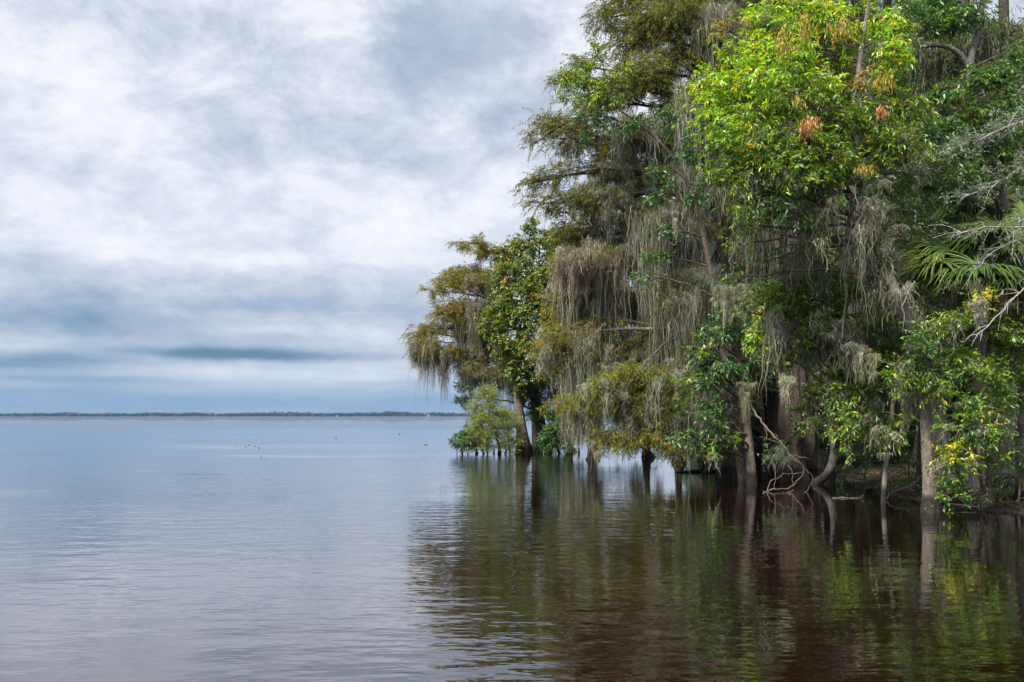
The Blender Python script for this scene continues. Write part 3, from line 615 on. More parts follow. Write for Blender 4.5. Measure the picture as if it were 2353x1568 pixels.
tree('gum_tree', 'slim pale straight trunk in water with dark glossy leaf sprays', 'tree',
     [(1727, 1115, 24.9, .165), (1724, 1060, 24.9, .135), (1718, 980, 25, .115), (1706, 880, 25.1, .10), (1697, 780, 25.2, .085), (1690, 690, 25.3, .06)],
     [(1640, 765, 46, 36, 24.6), (1690, 740, 36, 40, 24.8), (1650, 830, 60, 40, 24.4), (1615, 880, 46, 30, 24.4), (1690, 860, 40, 34, 24.5), (1640, 930, 46, 26, 24.4, dict(dens=60)), (1620, 985, 46, 26, 24.3, dict(dens=60, pal='deep')), (1660, 660, 30, 36, 25, dict(dens=60)), (1660, 1010, 30, 22, 24.2, dict(dens=60, pal='mid'))] + [(x, y, 40, 24, 24.2, dict(dens=45, pal='mid' if i % 2 else 'deep')) for i, (x, y) in enumerate(((1590, 950), (1570, 890), (1565, 1010), (1615, 1040), (1770, 820), (1600, 800)))],
     kind='broad', pal='glossy', bark='pale', dens=85, moss_amt=1.2, moss_len=1.0, ridge=flare(.07, 6, .25), sides=14)
tree('climbing_tree', 'slender green leaved tree climbing leftward in front of the moss curtains', 'tree',
     [(1706, 1106, 25.6, .13), (1690, 1000, 25.8, .10), (1668, 860, 26, .09), (1645, 700, 26, .08), (1615, 540, 26, .07), (1570, 400, 26, .06), (1500, 310, 26, .05), (1420, 250, 26, .03)],
     [(1345, 185, 56, 44, 26, dict(pal='mid')), (1300, 228, 34, 26, 26, dict(pal='mid')), (1405, 225, 52, 42, 25.8, dict(pal='mid')), (1430, 160, 34, 30, 26, dict(pal='mid')), (1350, 280, 52, 26, 26), (1368, 118, 22, 26, 26, dict(pal='mid')), (1475, 265, 44, 26, 25.8),
      (1545, 275, 40, 32, 25.6), (1570, 350, 38, 34, 25.6), (1520, 395, 34, 24, 25.6), (1498, 450, 26, 28, 25.6), (1530, 530, 30, 30, 25.6), (1492, 585, 28, 34, 25.6), (1468, 640, 22, 18, 25.6), (1600, 440, 34, 26, 25.6), (1430, 290, 36, 22, 25.9), (1290, 175, 18, 22, 26, dict(pal='mid'))],
     kind='broad', pal='glossy', bark='twig', dens=62, scale=.95)

# ================================================================== ash in front
ASH = tree('ash_tree', 'big bright yellow green ash with withered orange bunches and a leaning mossy trunk', 'tree',
     [(2178, 1125, 19.8, .17), (2172, 1060, 19.6, .15), (2155, 930, 19.2, .13), (2125, 810, 18.6, .115), (2090, 738, 18.2, .11), (2050, 650, 18.3, .105), (2000, 520, 18.6, .10), (1972, 380, 18.8, .08), (1964, 250, 18.8, .065), (1985, 80, 18.8, .045), (2010, -80, 18.8, .03)],
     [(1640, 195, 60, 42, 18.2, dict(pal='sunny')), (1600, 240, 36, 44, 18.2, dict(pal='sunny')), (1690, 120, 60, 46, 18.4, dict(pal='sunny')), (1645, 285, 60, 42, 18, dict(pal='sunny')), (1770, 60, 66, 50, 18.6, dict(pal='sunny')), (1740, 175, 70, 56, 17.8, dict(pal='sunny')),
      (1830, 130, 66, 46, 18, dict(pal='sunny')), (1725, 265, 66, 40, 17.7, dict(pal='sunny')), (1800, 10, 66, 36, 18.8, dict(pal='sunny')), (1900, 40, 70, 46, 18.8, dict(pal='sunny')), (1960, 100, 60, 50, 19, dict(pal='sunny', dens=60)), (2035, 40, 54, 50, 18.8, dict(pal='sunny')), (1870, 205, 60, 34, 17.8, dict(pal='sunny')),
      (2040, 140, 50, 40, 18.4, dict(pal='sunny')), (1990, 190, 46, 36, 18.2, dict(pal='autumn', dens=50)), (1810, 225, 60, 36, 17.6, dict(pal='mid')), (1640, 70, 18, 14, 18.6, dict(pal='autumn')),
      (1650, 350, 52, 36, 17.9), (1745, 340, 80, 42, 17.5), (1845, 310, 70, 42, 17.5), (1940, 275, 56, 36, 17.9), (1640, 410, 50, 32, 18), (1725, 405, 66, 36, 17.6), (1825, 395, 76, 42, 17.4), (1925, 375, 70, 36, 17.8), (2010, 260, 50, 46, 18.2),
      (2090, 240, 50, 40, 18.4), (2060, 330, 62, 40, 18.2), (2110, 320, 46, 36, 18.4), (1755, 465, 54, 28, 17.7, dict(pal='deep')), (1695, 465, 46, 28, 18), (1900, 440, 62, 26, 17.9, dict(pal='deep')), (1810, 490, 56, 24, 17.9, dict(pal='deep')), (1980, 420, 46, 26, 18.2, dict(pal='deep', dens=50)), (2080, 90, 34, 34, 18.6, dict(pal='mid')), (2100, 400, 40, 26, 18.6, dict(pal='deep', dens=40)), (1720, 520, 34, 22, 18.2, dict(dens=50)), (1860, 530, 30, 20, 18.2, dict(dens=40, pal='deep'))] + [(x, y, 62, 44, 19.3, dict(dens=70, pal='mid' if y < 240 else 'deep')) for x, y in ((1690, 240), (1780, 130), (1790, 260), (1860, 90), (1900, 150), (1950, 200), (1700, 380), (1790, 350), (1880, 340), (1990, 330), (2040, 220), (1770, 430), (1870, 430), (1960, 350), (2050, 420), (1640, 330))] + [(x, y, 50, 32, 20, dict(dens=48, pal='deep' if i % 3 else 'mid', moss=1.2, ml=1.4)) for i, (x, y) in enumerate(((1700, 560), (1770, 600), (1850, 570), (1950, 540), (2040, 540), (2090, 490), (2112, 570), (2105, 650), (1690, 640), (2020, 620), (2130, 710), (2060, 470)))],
     kind='ash', pal='mid', bark='grey', dens=180, scale=.9, moss_amt=.2, moss_len=1.0, ridge=flare(.055, 6, .55), sides=18,
     curtains=[(1960, 450, 2010, 560, 18.4, 18.6, 150, 30, dict(r=.03, sp=.07)), (2010, 560, 2060, 690, 18.4, 18.5, 120, 26, dict(r=.02, sp=.07)), (1860, 480, 1900, 470, 18.2, 18.4, 160, 10, dict(r=.02, tint=(1.15, 1.15, .95)))])
tree('ash_tree', 'green ash with a bent mossy trunk and low drooping leaf sprays', 'tree',
     [(1872, 1114, 25, .13), (1898, 1094, 24.9, .125), (1916, 1050, 24.8, .115), (1918, 960, 24.6, .11), (1926, 860, 24.2, .11), (1932, 760, 23.6, .09), (1915, 660, 23, .06)],
     [(1755, 675, 46, 26, 20.5), (1825, 648, 52, 36, 20.5), (1900, 640, 62, 46, 20.5), (1965, 670, 62, 46, 20.6), (1800, 720, 70, 36, 20.2), (1745, 755, 56, 26, 20.2, dict(pal='sunny', dens=90)), (1880, 735, 80, 40, 20, dict(pal='mid')), (1960, 755, 62, 42, 20, dict(pal='mid')), (1820, 785, 62, 26, 20.1),
      (1745, 795, 42, 18, 20.2, dict(pal='sunny')), (1790, 845, 36, 24, 20.2), (1905, 820, 50, 32, 20), (1980, 835, 46, 42, 19.8), (1915, 920, 32, 32, 20), (2000, 905, 46, 42, 19.6), (2050, 850, 46, 40, 19.8, dict(pal='deep')), (1965, 985, 46, 30, 19.4), (2005, 1010, 40, 26, 19.4), (1950, 1030, 22, 20, 19.4), (1840, 690, 40, 30, 20.2),
      (1780, 690, 50, 30, 20.1, dict(pal='mid')), (1735, 720, 40, 20, 20, dict(pal='sunny', dens=80)), (1860, 800, 50, 30, 20.8, dict(pal='mid')), (1930, 870, 30, 40, 20.2), (2060, 800, 40, 30, 19.8, dict(pal='mid')), (1980, 940, 40, 36, 19.6), (1850, 590, 40, 24, 20.6, dict(pal='deep', dens=60)), (1940, 590, 50, 30, 20.8, dict(pal='mid', dens=70)), (2080, 960, 34, 26, 19.4, dict(dens=80)), (2070, 1015, 28, 20, 19.2, dict(dens=70)), (1925, 985, 26, 24, 19.8, dict(dens=70)), (1850, 900, 30, 24, 21.5, dict(dens=45)), (1820, 940, 30, 20, 22, dict(dens=40, pal='mid')), (1700, 700, 36, 22, 20.6, dict(dens=60)), (1790, 770, 40, 24, 20, dict(pal='sunny', dens=50)), (2030, 690, 40, 34, 20.6, dict(pal='deep', dens=70)), (1870, 975, 34, 26, 23.5, dict(pal='mid', dens=35)), (2030, 760, 40, 40, 20.4, dict(pal='mid')), (1900, 880, 26, 26, 20.3)],
     kind='ash', pal='mid', bark='grey', dens=110, moss_amt=.45, moss_len=.9, ridge=flare(.05, 4, .5), sides=14,
     curtains=[(1925, 800, 1935, 830, 23.5, 24, 130, 14, dict(r=.02, sp=.06)), (1975, 770, 1990, 790, 20.4, 20.6, 120, 16, dict(r=.02, sp=.05)), (1760, 740, 1840, 750, 20.2, 20.6, 150, 16, dict(r=.02, sp=.05)), (1880, 760, 1960, 770, 19.6, 20, 150, 18, dict(r=.02, sp=.05)), (1800, 620, 1900, 610, 20.2, 20.6, 140, 16, dict(r=.02, sp=.05)), (2045, 860, 2060, 870, 19.8, 20, 120, 12, dict(r=.02, sp=.05)), (2000, 940, 2010, 950, 19.6, 19.8, 100, 8, dict(r=.02, sp=.05)), (2085, 900, 2095, 910, 19.8, 20, 130, 8, dict(r=.02, sp=.05))])
# ================================================================== right bank
tree('bay_tree', 'dark green bay tree with forked limbs at the upper right corner', 'tree',
     [(2316, 1118, 21.8, .27), (2317, 1080, 21.8, .22), (2318, 980, 21.8, .19), (2322, 880, 21.8, .175), (2325, 700, 21.6, .16), (2300, 450, 21, .14), (2250, 260, 20.4, .11), (2228, 160, 20.2, .09), (2245, 80, 20.2, .06), (2262, 0, 20.2, .04)],
     [(2110, 55, 44, 34, 20), (2165, 40, 54, 44, 20), (2235, 25, 56, 42, 20), (2255, 195, 56, 40, 19.6), (2180, 200, 40, 36, 20), (2315, 185, 46, 40, 19.6), (2235, 265, 56, 40, 19.4), (2320, 255, 50, 40, 19.4), (2165, 310, 56, 42, 19.6), (2185, 375, 46, 36, 19.6), (2110, 425, 46, 30, 19.8),
      (2140, 10, 56, 30, 20.4), (2130, 250, 40, 30, 20.2, dict(dens=60)), (2350, 130, 30, 30, 20), (2240, 330, 50, 30, 20, dict(dens=70)), (2070, 20, 40, 30, 20.4), (2345, 330, 40, 40, 21, dict(dens=70)), (2150, 470, 40, 24, 20.4, dict(dens=40)), (2235, 420, 50, 34, 20, dict(dens=60)), (2175, 445, 40, 28, 20, dict(dens=60)), (2115, 515, 40, 26, 20.2, dict(dens=45)), (2300, 420, 40, 30, 20, dict(dens=60)), (2080, 160, 34, 30, 20.6, dict(dens=60)), (2280, 330, 40, 30, 19.8)],
     kind='ash', pal='deep', bark='grey', dens=135, scale=1.05, moss_amt=.25, ridge=flare(.045, 5, .9), sides=16,
     extra_trunks=[[(2228, 160, 20.2, .08), (2205, 125, 20.1, .065), (2165, 105, 20, .055), (2115, 108, 20, .03)]])
tree('swamp_shrub', 'leafy green understorey shrub below the palm with yellowing leaves', 'shrub',
     [(2268, 1120, 21.2, .09), (2262, 1040, 21, .075), (2255, 930, 20.6, .06), (2235, 820, 20, .04), (2215, 740, 19.6, .025)],
     [(2255, 700, 26, 20, 16.2, dict(pal='yellow')), (2195, 745, 46, 20, 17.2), (2310, 755, 40, 30, 17.4), (2330, 800, 36, 50, 18.2, dict(pal='ygreen')), (2140, 765, 54, 26, 17.2), (2205, 800, 62, 34, 18.8), (2272, 800, 54, 42, 18.6), (2110, 820, 50, 28, 17.0, dict(pal='deep')), (2165, 865, 54, 34, 17.2, dict(pal='deep')),
      (2262, 880, 52, 34, 18.4), (2325, 870, 36, 34, 18.2), (2090, 770, 34, 24, 19.4, dict(pal='deep')), (2345, 740, 22, 30, 17.6), (2285, 850, 60, 40, 17.4), (2230, 830, 50, 36, 17.4), (2330, 930, 30, 36, 17.6, dict(pal='ygreen')), (2230, 760, 40, 26, 18.6)],
     kind='small', pal='mid', bark='twig', dens=105, scale=1.15, moss_amt=.15, sides=8)
tree('swamp_shrub', 'yellow green shrub drooping to the water beside the pale ash trunk', 'shrub',
     [(2262, 1150, 18.3, .05), (2250, 1080, 18, .04), (2230, 990, 17.6, .035), (2215, 920, 17.5, .02)],
     [(2215, 925, 46, 30, 17, dict(pal='ygreen')), (2285, 945, 40, 32, 17), (2245, 990, 42, 28, 16.9), (2188, 1040, 24, 22, 16.8, dict(pal='yellow')), (2225, 1060, 34, 24, 16.8, dict(pal='yellow')), (2190, 1095, 28, 26, 16.8), (2185, 1145, 26, 24, 16.8), (2285, 1060, 34, 26, 17), (2205, 1005, 26, 22, 16.9, dict(dens=60)), (2280, 1000, 30, 20, 17), (2165, 985, 24, 18, 17), (2155, 1060, 16, 14, 17)],
     kind='small', pal='ygreen', bark='twig', dens=95, scale=1.1, moss_amt=.5, moss_len=.7, sides=7)
tree('young_tree', 'thin leaning sapling trunk rising from dark water', 'sapling',
     [(2030, 1157, 19.5, .06), (2034, 1090, 19.5, .052), (2046, 990, 19.6, .05), (2054, 900, 19.7, .045), (2058, 850, 19.8, .03)],
     [(2065, 855, 46, 26, 19.4, dict(pal='deep')), (2030, 830, 34, 22, 19.4)], kind='ash', pal='mid', bark='grey', dens=90, moss_amt=2.0, moss_len=.8, sides=9)
for tr, lab in (([(2288, 1062, 26.8, .26), (2286, 960, 26.8, .21), (2284, 800, 26.8, .18), (2280, 500, 26.8, .14)], 'dark reddish trunk in shade left of the right hand bay trunk'),
                ([(2258, 1068, 27.5, .11), (2260, 960, 27.5, .10), (2262, 780, 27.5, .08), (2250, 500, 27.5, .05)], 'thin shaded trunk beside the dark reddish trunk'),
                ([(2112, 1085, 22.5, .08), (2116, 1000, 22.5, .07), (2122, 900, 22.5, .06), (2110, 760, 22.5, .04)], 'slim trunk hugging the left side of the pale ash trunk'),
                ([(1975, 1078, 31.5, .14), (1972, 960, 31.5, .12), (1975, 800, 31.5, .10), (1990, 500, 31.5, .07)], 'grey trunk in the dark gap right of the bent mossy ash'),
                ([(1885, 1100, 27, .07), (1880, 1040, 27, .06), (1876, 950, 27, .05), (1885, 860, 27, .03)], 'thin crooked stem left of the bent mossy ash'),
                ([(1757, 1102, 26.6, .10), (1756, 1040, 26.6, .075), (1750, 940, 26.6, .065), (1735, 800, 26.6, .05)], 'slim grey stem just right of the pale straight trunk'),
                ([(1786, 1092, 28.6, .13), (1783, 1030, 28.6, .085), (1778, 930, 28.6, .075), (1770, 760, 28.6, .06)], 'slim grey stem against the left edge of the buttressed trunk'),
                ([(1668, 1094, 28.2, .12), (1672, 1030, 28.2, .08), (1660, 930, 28.2, .07), (1640, 780, 28.2, .05)], 'slim grey stem left of the flared trunks'),
                ([(1745, 1080, 30.5, .2), (1748, 960, 30.5, .15), (1745, 800, 30.5, .12), (1735, 500, 30.5, .08)], 'dark slim cypress trunk right of the pale straight trunk')):
    top = tr[-1]
    tree('slender_tree', lab, 'tree', tr, [(top[0], top[1] + 30, 50, 40, top[2]), (top[0] - 30, top[1] + 120, 46, 36, top[2] - .4)], kind='scrub', pal='back', bark='dark', dens=22, moss_amt=3, moss_len=1.4, ridge=flare(.06, 6, .7), sides=12)

tree('black_gum', 'pale flared trunk at the water edge among yellow green sprays', 'tree',
     [(2138, 1178, 17.66, .185), (2136, 1130, 17.7, .135), (2131, 1040, 17.8, .112), (2124, 930, 17.9, .10), (2116, 868, 18, .085), (2085, 852, 18, .06), (2045, 838, 18, .03)],
     [(2095, 850, 46, 24, 17.4, dict(pal='deep')), (2140, 850, 50, 26, 17.2), (2060, 870, 36, 30, 17.6), (2150, 905, 30, 26, 17.2), (2105, 800, 46, 26, 17.3, dict(pal='deep'))],
     kind='ash', pal='mid', bark='pale', dens=100, scale=.9, moss_amt=.6, moss_len=.6, ridge=flare(.12, 7, .35), sides=30)
# palms
def palm(label, base, crown, n, trunk_r, seed, tilt=0):
    g = np.random.default_rng(seed)
    r = empty('cabbage_palm', base); tag(r, label, 'palm tree', 'cabbage palms on the bank'); inv = np.array(r.location)
    def part(mb, nm, mat, par=None):
        o = mb.build(nm, mat, None, inv); o.location = (0, 0, 0); o.parent = par or r; return o
    tb = MB(); tube(tb, spline(np.array([base - [0, 0, .3], (base + crown) / 2 + [.1, 0, 0], crown]), 26), trunk_r * (1 + .16 * (np.arange(26) % 2)), 14, rough=.08); part(tb, 'trunk', MAT['grey'])
    for q in range(n):
        a = 2 * np.pi * (q * .381966) + g.normal(0, .15); e = -.55 + 1.5 * ((q * .618) % 1) + g.normal(0, .1)
        d = np.array([math.cos(a) * math.cos(e), math.sin(a) * math.cos(e), math.sin(e)])
        lp = g.uniform(.65, .95); hub = crown + d * lp - UP * .12 * lp * (1 - math.sin(e))
        pb = MB(); tube(pb, spline(np.array([crown, (crown + hub) / 2 + UP * .05, hub]), 8), np.linspace(.022, .012, 8), 5, c=(.09, .15, .03)); 
        pt = part(pb, 'frond', MAT['palm'])
        side = nrm(np.cross(d, UP + g.normal(0, .12, 3))); nn = np.cross(side, d); fb = MB(); ns = 46; dead = e < -.3
        cc = np.array([(.062, .112, .022), (.042, .082, .018), (.09, .13, .03)])[int(g.integers(0, 3))] if not dead else np.array([.26, .20, .11])
        for s in range(ns):
            th = (s / (ns - 1) - .5) * 4.0; ll = (.95 - .28 * abs(th) / 2) * g.uniform(.9, 1.1)
            dd = nrm(d * math.cos(th) + side * math.sin(th) + nn * (.22 * math.cos(th * 1.4) - .05) + g.normal(0, .03, 3))
            k = 6; t = np.linspace(0, 1, k)[:, None]; bend = .45 + .8 * g.random() + .4 * dead
            path = hub + dd * ll * t - UP * bend * ll * np.clip(t - .35, 0, 1)**1.8
            wv = nrm(np.cross(dd, nn)) ; ww = np.array([.010, .026, .028, .022, .014, .002])[:, None]
            v = np.stack([path - wv * ww, path + nn * .006, path + wv * ww], 1).reshape(-1, 3); b = np.arange(k - 1)[:, None] * 3
            f = np.concatenate([np.hstack([b, b + 1, b + 4, b + 3]), np.hstack([b + 1, b + 2, b + 5, b + 4])])
            fb.add(v, f, cc * g.uniform(.75, 1.25) * (np.array([2.2, 1.5, 1.2]) if g.random() < .06 else 1))
        part(fb, 'leaf_fan', MAT['palm'], pt)
gz = lambda x, y: np.array([x, y, float(ground_z(np.array(x), np.array(y)))])
palm('cabbage palm with drooping fan leaves behind the yellowing shrub', gz(P(2240, 0, 18.8)[0], 18.8), P(2246, 608, 18.4), 27, .15, 3)
palm('cabbage palm at the right frame edge with dark upright fans', gz(P(2348, 0, 19.2)[0], 19.2), P(2345, 560, 19.0), 20, .15, 8)
palm('shaded cabbage palm with dark fans set back between the other two', gz(P(2290, 0, 22.4)[0], 22.4), P(2285, 500, 22.2), 16, .14, 21)

# lichen covered overhanging limbs
tree('lichen_oak', 'oak limbs crusted in grey lichen reaching in from the right edge', 'tree',
     [(2660, 1230, 14, .3), (2640, 900, 14, .26), (2600, 500, 13.8, .2), (2560, 200, 13.6, .14), (2500, 0, 13.5, .08)],
     [], kind='tiny', pal='lichen', bark='grey', sides=12)
LO = bpy.data.objects[[o.name for o in bpy.data.objects if o.name.startswith('lichen_oak')][0]]
def limb(par, pts, r, leafn, bare=False, pal='lichen'):
    inv = np.array(par.location); c = spline(np.array([P(*p) for p in pts]), 26); c[1:] += rng.normal(0, .012, (25, 3))
    bm = MB(); tube(bm, c, np.linspace(r, .006, 26), 6, rough=.08); fp = []
    for q in range(26):
        i = int(rng.integers(4, 26)); t = nrm(c[min(i + 1, 25)] - c[i - 1]); v = nrm(t + rng.normal(0, .6, 3) * [1, 1, .8]) * rng.uniform(.15, .55)
        cv = spline(np.array([c[i], c[i] + v * .5 + UP * .03, c[i] + v + UP * rng.normal(0, .05)]), 6); tube(bm, cv, np.linspace(.007, .0025, 6), 4, cap=False)
        for _ in range(leafn * 2): fp.append(cv[int(rng.integers(1, 6))] + rng.normal(0, .03, 3))
    o = bm.build('branch', MAT['bare'], None, inv); o.location = (0, 0, 0); o.parent = par
    if fp:
        fp = np.array(fp); fb = MB(); sprigs(fb, fp, nrm(rng.normal(0, 1, fp.shape) + [-.6, 0, .3]), 'tiny', pal)
        f = fb.build('foliage', MAT['leaf'], None, inv); f.location = (0, 0, 0); f.parent = o
    an = c[rng.integers(4, 26, 5)]; sm = MB(); moss(sm, an, rng.uniform(.1, .4, 5), 7, .03, w=.012); f = sm.build('spanish_moss', MAT['moss'], None, inv); f.location = (0, 0, 0); f.parent = o
limb(LO, [(2570, 180, 13.6), (2440, 250, 13.2), (2353, 275, 13), (2270, 312, 12.9), (2198, 338, 12.8)], .03, 7)
limb(LO, [(2590, 300, 13.6), (2440, 350, 13.2), (2353, 385, 13), (2280, 425, 12.9), (2212, 455, 12.8)], .026, 6)
limb(LO, [(2600, 450, 13.6), (2430, 500, 13.2), (2353, 520, 13), (2270, 522, 12.8), (2195, 540, 12.6)], .026, 2)
limb(LO, [(2600, 430, 13.6), (2430, 515, 13.4), (2353, 545, 13.2), (2290, 575, 13), (2240, 620, 12.8)], .02, 1)
limb(LO, [(2620, 520, 13.6), (2430, 600, 13.4), (2353, 660, 13.3), (2300, 720, 13.2), (2250, 770, 13.0)], .02, 0)

# ================================================================== forest behind
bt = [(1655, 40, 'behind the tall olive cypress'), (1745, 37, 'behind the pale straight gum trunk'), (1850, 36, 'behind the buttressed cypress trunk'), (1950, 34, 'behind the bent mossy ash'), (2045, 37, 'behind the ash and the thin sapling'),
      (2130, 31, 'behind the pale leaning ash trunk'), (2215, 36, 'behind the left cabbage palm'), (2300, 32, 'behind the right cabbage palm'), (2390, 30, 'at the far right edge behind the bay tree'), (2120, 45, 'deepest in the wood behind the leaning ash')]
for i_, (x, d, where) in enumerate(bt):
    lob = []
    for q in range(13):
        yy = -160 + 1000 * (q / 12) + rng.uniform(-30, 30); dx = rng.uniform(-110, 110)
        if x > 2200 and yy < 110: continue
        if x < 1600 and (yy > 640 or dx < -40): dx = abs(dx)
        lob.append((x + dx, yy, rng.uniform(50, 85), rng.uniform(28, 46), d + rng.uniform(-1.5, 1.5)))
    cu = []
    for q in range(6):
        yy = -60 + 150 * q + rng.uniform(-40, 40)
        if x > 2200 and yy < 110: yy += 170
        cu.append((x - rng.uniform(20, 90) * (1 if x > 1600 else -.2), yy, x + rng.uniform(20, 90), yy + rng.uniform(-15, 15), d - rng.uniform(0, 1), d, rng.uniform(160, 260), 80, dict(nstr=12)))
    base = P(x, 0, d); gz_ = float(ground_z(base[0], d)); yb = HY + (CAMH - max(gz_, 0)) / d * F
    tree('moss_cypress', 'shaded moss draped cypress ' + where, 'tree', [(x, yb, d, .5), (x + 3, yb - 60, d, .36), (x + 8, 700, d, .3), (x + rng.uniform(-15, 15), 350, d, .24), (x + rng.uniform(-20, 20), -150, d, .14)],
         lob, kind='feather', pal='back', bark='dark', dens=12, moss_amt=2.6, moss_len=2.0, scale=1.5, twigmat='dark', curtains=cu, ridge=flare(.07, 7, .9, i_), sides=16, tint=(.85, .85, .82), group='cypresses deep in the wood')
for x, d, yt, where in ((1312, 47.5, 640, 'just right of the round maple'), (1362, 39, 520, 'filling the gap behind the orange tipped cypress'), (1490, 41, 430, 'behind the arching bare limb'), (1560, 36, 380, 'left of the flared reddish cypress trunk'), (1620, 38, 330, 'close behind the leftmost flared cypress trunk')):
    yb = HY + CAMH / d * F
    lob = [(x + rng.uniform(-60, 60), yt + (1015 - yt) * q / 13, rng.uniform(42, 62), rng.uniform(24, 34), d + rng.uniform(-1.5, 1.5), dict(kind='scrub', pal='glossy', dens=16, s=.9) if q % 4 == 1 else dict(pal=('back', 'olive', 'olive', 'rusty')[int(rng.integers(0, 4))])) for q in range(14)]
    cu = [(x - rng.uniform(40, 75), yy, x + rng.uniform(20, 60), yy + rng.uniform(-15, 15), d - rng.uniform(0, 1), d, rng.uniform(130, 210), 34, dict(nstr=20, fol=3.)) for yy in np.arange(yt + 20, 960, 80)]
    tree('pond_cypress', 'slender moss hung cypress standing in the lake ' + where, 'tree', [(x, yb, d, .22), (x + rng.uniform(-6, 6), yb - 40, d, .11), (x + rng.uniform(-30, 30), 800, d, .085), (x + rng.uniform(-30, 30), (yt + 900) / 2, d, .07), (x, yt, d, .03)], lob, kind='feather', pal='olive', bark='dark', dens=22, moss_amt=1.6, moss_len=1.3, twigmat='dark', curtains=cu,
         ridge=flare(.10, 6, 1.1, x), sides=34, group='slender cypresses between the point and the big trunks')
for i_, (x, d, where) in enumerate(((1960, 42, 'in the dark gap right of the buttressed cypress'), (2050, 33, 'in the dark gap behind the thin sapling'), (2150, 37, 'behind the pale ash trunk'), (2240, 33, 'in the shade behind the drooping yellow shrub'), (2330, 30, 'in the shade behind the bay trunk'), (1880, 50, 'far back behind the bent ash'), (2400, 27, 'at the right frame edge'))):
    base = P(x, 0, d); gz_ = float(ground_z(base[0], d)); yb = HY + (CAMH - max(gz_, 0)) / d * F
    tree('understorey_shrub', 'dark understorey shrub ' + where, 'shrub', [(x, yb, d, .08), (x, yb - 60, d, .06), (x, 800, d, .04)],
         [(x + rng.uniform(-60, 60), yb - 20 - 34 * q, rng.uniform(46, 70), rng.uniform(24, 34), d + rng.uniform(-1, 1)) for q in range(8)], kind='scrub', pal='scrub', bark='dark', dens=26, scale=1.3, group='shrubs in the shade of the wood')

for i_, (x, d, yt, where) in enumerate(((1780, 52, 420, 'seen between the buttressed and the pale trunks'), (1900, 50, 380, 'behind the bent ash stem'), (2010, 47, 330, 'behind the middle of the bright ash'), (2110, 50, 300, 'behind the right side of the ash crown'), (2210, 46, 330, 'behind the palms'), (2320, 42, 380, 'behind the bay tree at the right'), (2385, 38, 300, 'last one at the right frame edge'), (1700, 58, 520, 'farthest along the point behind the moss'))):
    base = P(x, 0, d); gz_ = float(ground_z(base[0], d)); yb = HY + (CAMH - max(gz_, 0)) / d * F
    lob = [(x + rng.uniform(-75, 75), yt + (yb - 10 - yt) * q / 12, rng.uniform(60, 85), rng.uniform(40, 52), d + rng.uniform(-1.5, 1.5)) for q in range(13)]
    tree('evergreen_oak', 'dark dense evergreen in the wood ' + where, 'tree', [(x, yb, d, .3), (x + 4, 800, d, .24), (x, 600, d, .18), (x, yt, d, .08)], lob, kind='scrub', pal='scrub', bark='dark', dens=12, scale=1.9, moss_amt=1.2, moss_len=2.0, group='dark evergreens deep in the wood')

# ================================================================== loose moss beards, dead wood, floating bits
def beard(label, x, y, d, L, n, sp, tint=(1.25, 1.25, 1.15), w=.02):
    a = P(x, y, d); n *= 2; u = rng.normal(0, 1, (n, 3)); an = a + u * [sp, sp, .03] - UP * (rng.random(n) * M(L, d) * .55)[:, None] * np.exp(-u[:, :1]**2)
    bmx = MB(); moss(bmx, an, np.minimum(M(L, d) * (.25 + .75 * np.exp(-u[:, 0]**2)) * rng.uniform(.5, 1.1, n), M(L, d) - (a[2] - an[:, 2])), 26, .035, w=w * .6, tint=tint, wob=.014)
    tag(bmx.build('moss_beard', MAT['moss'], origin=a), label, 'spanish moss', 'pale beards of Spanish moss')
beard('pale pointed moss beard hanging before the buttressed cypress trunk', 1806, 865, 19.0, 95, 12, .06)
beard('wide pale moss drape above the slim pale trunk', 1672, 655, 24.0, 105, 30, .2)
beard('long pale moss strand at the left end of the mid cypress', 1288, 592, 27.2, 120, 10, .06, (1.25, 1.12, 1.12))
beard('hook ended moss rope beside the glossy climbing leaves', 1552, 486, 25.2, 76, 4, .03, (1.4, 1.35, 1.25))
beard('moss tuft touching the water below the orange cypress tips', 1372, 1015, 26.0, 58, 8, .10, (1.2, 1.15, .95))
beard('silver moss clump tangled in grey twigs below the palm', 2254, 690, 16.0, 76, 9, .07, (1.35, 1.35, 1.35))
beard('pale moss tassel low under the green ash sprays', 1976, 795, 18.9, 100, 11, .05)
beard('moss tassel right of the pale tassel under the ash', 2004, 812, 18.8, 90, 9, .05, (1.1, 1.1, .95))
beard('thin moss wisp hanging near the thin sapling', 2085, 900, 18.0, 110, 8, .05)
beard('ragged moss drape low on the bank by the bay trunk', 2275, 1040, 17.4, 60, 8, .09)
beard('brown grey moss lump on the reddish mid limb', 1405, 598, 27.6, 90, 14, .2, (1.1, .9, .85))
beard('small moss tassel above the tangled dead branch', 1715, 880, 24.2, 120, 16, .10, (1.1, 1.05, .9))

